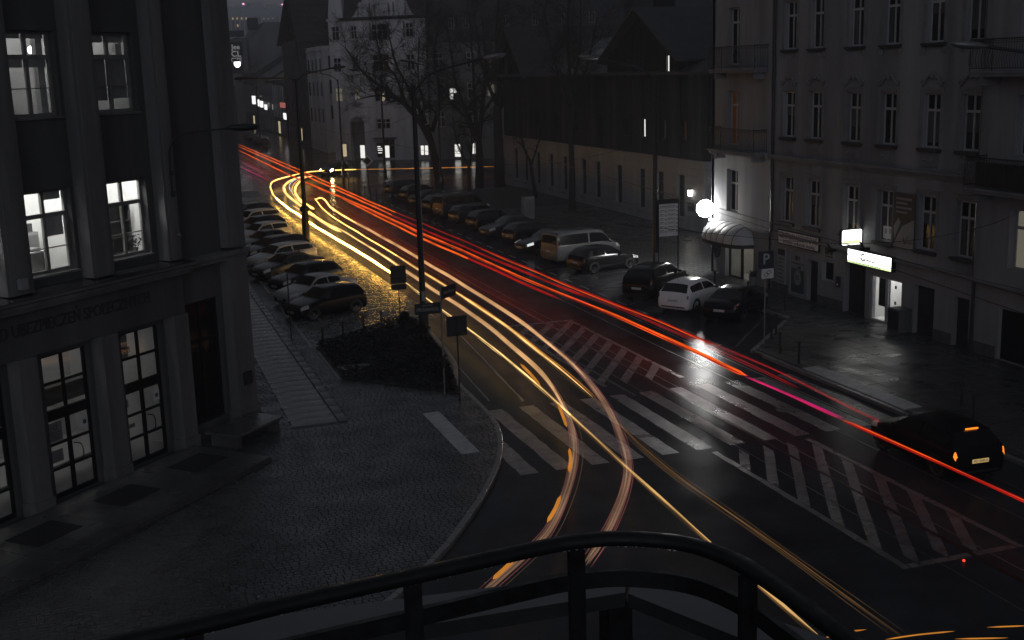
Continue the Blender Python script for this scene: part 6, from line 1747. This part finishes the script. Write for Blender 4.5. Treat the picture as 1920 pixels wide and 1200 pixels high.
trail('broad beige light trail curving across the zebra crossing', [(TR['D'], [(0, 0, .06, 'tr_gold_bright')], 0, .2), (TR['D'], [(0, 0, .085, 'tr_gold_soft'), (.05, .02, .05, 'tr_beige')], .2, .6), (TR['D'], [(0, 0, .06, 'tr_beige'), (.075, .03, .04, 'tr_beige'), (-.09, -.02, .014, 'tr_pink'), (.14, .05, .012, 'tr_pink'), (-.05, .04, .025, 'tr_beige'), (.03, .05, .015, 'tr_beige'), (-.14, .02, .01, 'tr_pink')], .6, 1)])
trail('upper thin red light trail beside the parked cars', [(TR['L1'], [(0, 0, 0.026, 'tr_red'), (-.12, -.02, 0.017, 'tr_red_soft')], .2, .55), (TR['L1'], [(0, 0, 0.055, 'tr_orange')], 0, .2), (TR['L1'], [(0, 0, 0.029, 'tr_red'), (.05, -.02, 0.016, 'tr_orange')], .45, .66), (TR['L1'], [(0, 0, 0.017, 'tr_red_soft'), (.12, .02, 0.012, 'tr_red_soft')], .66, 1)])
trail('second red light trail merging under the upper one', [(TR['L2'], [(0, 0, 0.070, 'tr_orange')], 0, .32), (TR['L2'], [(0, 0, 0.029, 'tr_red'), (.11, .0, 0.017, 'tr_red'), (-.1, 0, 0.015, 'tr_red_soft')], .32, 1)])
trail('main orange red light trail running down the right lane', [(TR['L3'], [(0, 0, 0.086, 'tr_orange'), (.14, .03, 0.023, 'tr_red')], 0, .3), (TR['L3'], [(0, 0, 0.07, 'tr_orange'), (.1, .02, 0.029, 'tr_red'), (-.1, -.01, 0.020, 'tr_red_soft')], .3, .6), (TR['L3'], [(0, 0, 0.075, 'tr_orange'), (.11, .02, 0.023, 'tr_red'), (-.1, -.01, 0.017, 'tr_magenta'), (.22, .02, 0.012, 'tr_red_soft')], .6, 1)])
trail('magenta stretch of the red light trail over the zebra crossing', [(TR['L3b'], [(0, 0, .03, 'tr_red'), (.06, .02, .025, 'tr_magenta'), (.13, .03, .02, 'tr_red_soft'), (-.07, 0, .02, 'tr_magenta')], 0, 1)])
trail('fading orange light trail leaving at the right edge', [(TR['L3c'], [(0, 0, .03, 'tr_orange'), (.06, .01, .03, 'tr_red'), (-.06, 0, .02, 'tr_red_soft')], 0, 1)])
trail('lowest crimson light trail beside the main red one', [(TR['L4'], [(0, 0, .06, 'tr_orange')], 0, .4), (TR['L4'], [(0, 0, .045, 'tr_red'), (-.12, -.02, .04, 'tr_red_soft')], .3, 1)])
trail('faint dark red light trail ending at the waiting car', [(TR['L5'], [(0, 0, .02, 'tr_red_soft'), (.15, 0, .015, 'tr_red_soft')], 0, 1)])
trail('upper short purple streak on the far road', [(TR['P1'], [(0, 0, .12, 'tr_purple')], 0, 1)])
trail('lower thin purple streak on the far road', [(TR['P2'], [(0, 0, .04, 'tr_magenta')], 0, 1)])
for k, nm in (('ind1', 'top dash of the orange blinker trail'), ('ind2', 'second orange blinker dash by the crossing'), ('ind3', 'third orange blinker dash on the crossing'), ('ind4', 'fourth orange blinker dash below the crossing'), ('ind5', 'lowest orange blinker dash above the balcony rail'), ('n1', 'short orange streak at the foot of the golden trail'), ('n2', 'long orange arc at the bottom edge'), ('n3', 'orange streak in the lower right corner'), ('n4', 'upper orange streak in the lower right corner')):
    r = .05 if k.startswith('ind') else .014
    trail(nm, [(TR[k], [(0, 0, r, 'tr_amber')], 0, 1)], 'orange blinker dashes')
t = tag(MB().ball((17.9, 20.9, .05), .035, 8).build('red_point', 'point_red'), 'tiny red point of light on the hatched island', 'light')  # small red ball that glows by itself

# ------------------------------------------------------------------ balcony railing in the foreground
BR = thing('balcony_railing', 'black wet balcony railing with rounded corner in the foreground', 'railing', (0, 0, 0), 0)
HR = [(-2.2, 3.16, 9.9), (-1.0, 3.28, 9.9), (0.02, 3.39, 9.9), (.39, 3.45, 9.9), (.8, 3.5, 9.9), (1.24, 3.555, 9.9), (1.4, 3.56, 9.9), (1.57, 3.52, 9.9), (1.745, 3.39, 9.9), (1.83, 3.18, 9.9), (1.85, 2.9, 9.9), (1.852, 2.4, 9.9), (1.852, 1.2, 9.9), (1.852, -.5, 9.9)]
C = crom(HR, 5)
m = MB(); vs = []
sec = [(-.027, -.021), (.027, -.021), (.029, .0), (.02, .017), (0, .021), (-.02, .017), (-.029, 0)]
for i, p in enumerate(C):
    d = (C[min(i + 1, len(C) - 1)] - C[max(i - 1, 0)]); d.z = 0; d.normalize(); sv = Vector((d.y, -d.x, 0))
    vs += [p + sv * a + Vector((0, 0, b)) for a, b in sec]
q = len(sec)
m.add(vs, [(i * q + k, i * q + (k + 1) % q, (i + 1) * q + (k + 1) % q, (i + 1) * q + k) for i in range(len(C) - 1) for k in range(q)])
m.build('handrail', 'rail_paint', BR, True)
m = MB(); vs = []
for i, p in enumerate(C):
    d = (C[min(i + 1, len(C) - 1)] - C[max(i - 1, 0)]); d.z = 0; d.normalize(); sv = Vector((d.y, -d.x, 0))
    vs += [p + sv * a + Vector((0, 0, b - .15)) for a, b in ((-.012, -.03), (.012, -.03), (.012, .03), (-.012, .03))]
m.add(vs, [(i * 4 + k, i * 4 + (k + 1) % 4, (i + 1) * 4 + (k + 1) % 4, (i + 1) * 4 + k) for i in range(len(C) - 1) for k in range(4)])
m.build('lower_rail', 'rail_paint', BR)
for (x, y) in ((.8, 3.5), (1.4, 3.56), (1.828, 3.13), (.1, 3.40), (-.7, 3.31), (1.83, 2.2)):
    MB().box(x - .028, x + .028, y - .014, y + .014, 8.6, 9.875).build('post', 'rail_paint', BR)
dr = MB()
for k in range(150):
    i = R.randrange(8, len(C) - 12); p = C[i].lerp(C[i + 1], R.random())
    s_ = R.uniform(.003, .0058)
    dr.lathe([(1e-5, -1.7 * s_), (s_ * .8, -.9 * s_), (s_, -.1 * s_), (s_ * .6, .5 * s_)], 6, Matrix.Translation((p.x + R.uniform(-.012, .012), p.y - .012, p.z - .022)))
mat('water_drop', (.8, .8, .82), .03, .05, spec=.9)
kind(dr.build('water_drops', 'water_drop', BR, True), 'stuff')
LG = thing('parapet_coping', 'flat dark metal coping with a mitred corner below the railing', 'coping', (0, 0, 0), 0)
def strip(a, b, c, d, z0, z1): return MB().add([(*a, z0), (*b, z0), (*c, z0), (*d, z0), (*a, z1), (*b, z1), (*c, z1), (*d, z1)], [(0, 3, 2, 1), (4, 5, 6, 7), (0, 1, 5, 4), (1, 2, 6, 5), (2, 3, 7, 6), (3, 0, 4, 7)])
strip((-1.6, 4.02), (1.735, 3.9), (1.83, 4.09), (-1.6, 4.42), 9.44, 9.5).build('coping_board', 'ledge_paint', LG)
strip((1.745, 3.89), (2.35, 2.55), (2.6, 2.62), (1.84, 4.08), 9.44, 9.498).build('coping_board', 'ledge_paint', LG)
for (x, y) in ((-.4, 4.2), (.6, 4.12), (1.72, 3.96), (2.2, 3.05)):
    MB().box(x - .05, x + .05, y - .05, y + .05, 8.3, 9.44).build('post', 'rail_paint', LG)
strip((-2.5, 2.9), (2.5, 2.3), (2.6, 3.2), (-2.5, 4.4), 8.2, 8.35).build('base_slab', 'rail_paint', LG)
kind(MB().box(-4, 1.9, -2.5, 3.3, 8.4, 8.6).build('balcony_floor', 'platform'), 'structure')

# ------------------------------------------------------------------ thin haze added to lift the blacks and spread the glow
hm = bpy.data.materials.new('fill_haze')
hm.use_nodes = True
hn = hm.node_tree
hn.nodes.remove(hn.nodes['Principled BSDF'])
pv = hn.nodes.new('ShaderNodeVolumePrincipled')
pv.inputs['Color'].default_value = (.86, .9, 1, 1)
pv.inputs['Density'].default_value = 0.0009
pv.inputs['Anisotropy'].default_value = 0.1
hn.links.new(pv.outputs[0], hn.nodes['Material Output'].inputs['Volume'])
MT['fill_haze'] = hm
kind(MB().box(-1505, 1505, -305, 2505, -1.1, 66).build('haze', 'fill_haze'), 'stuff')
S.cycles.volume_bounces = 0
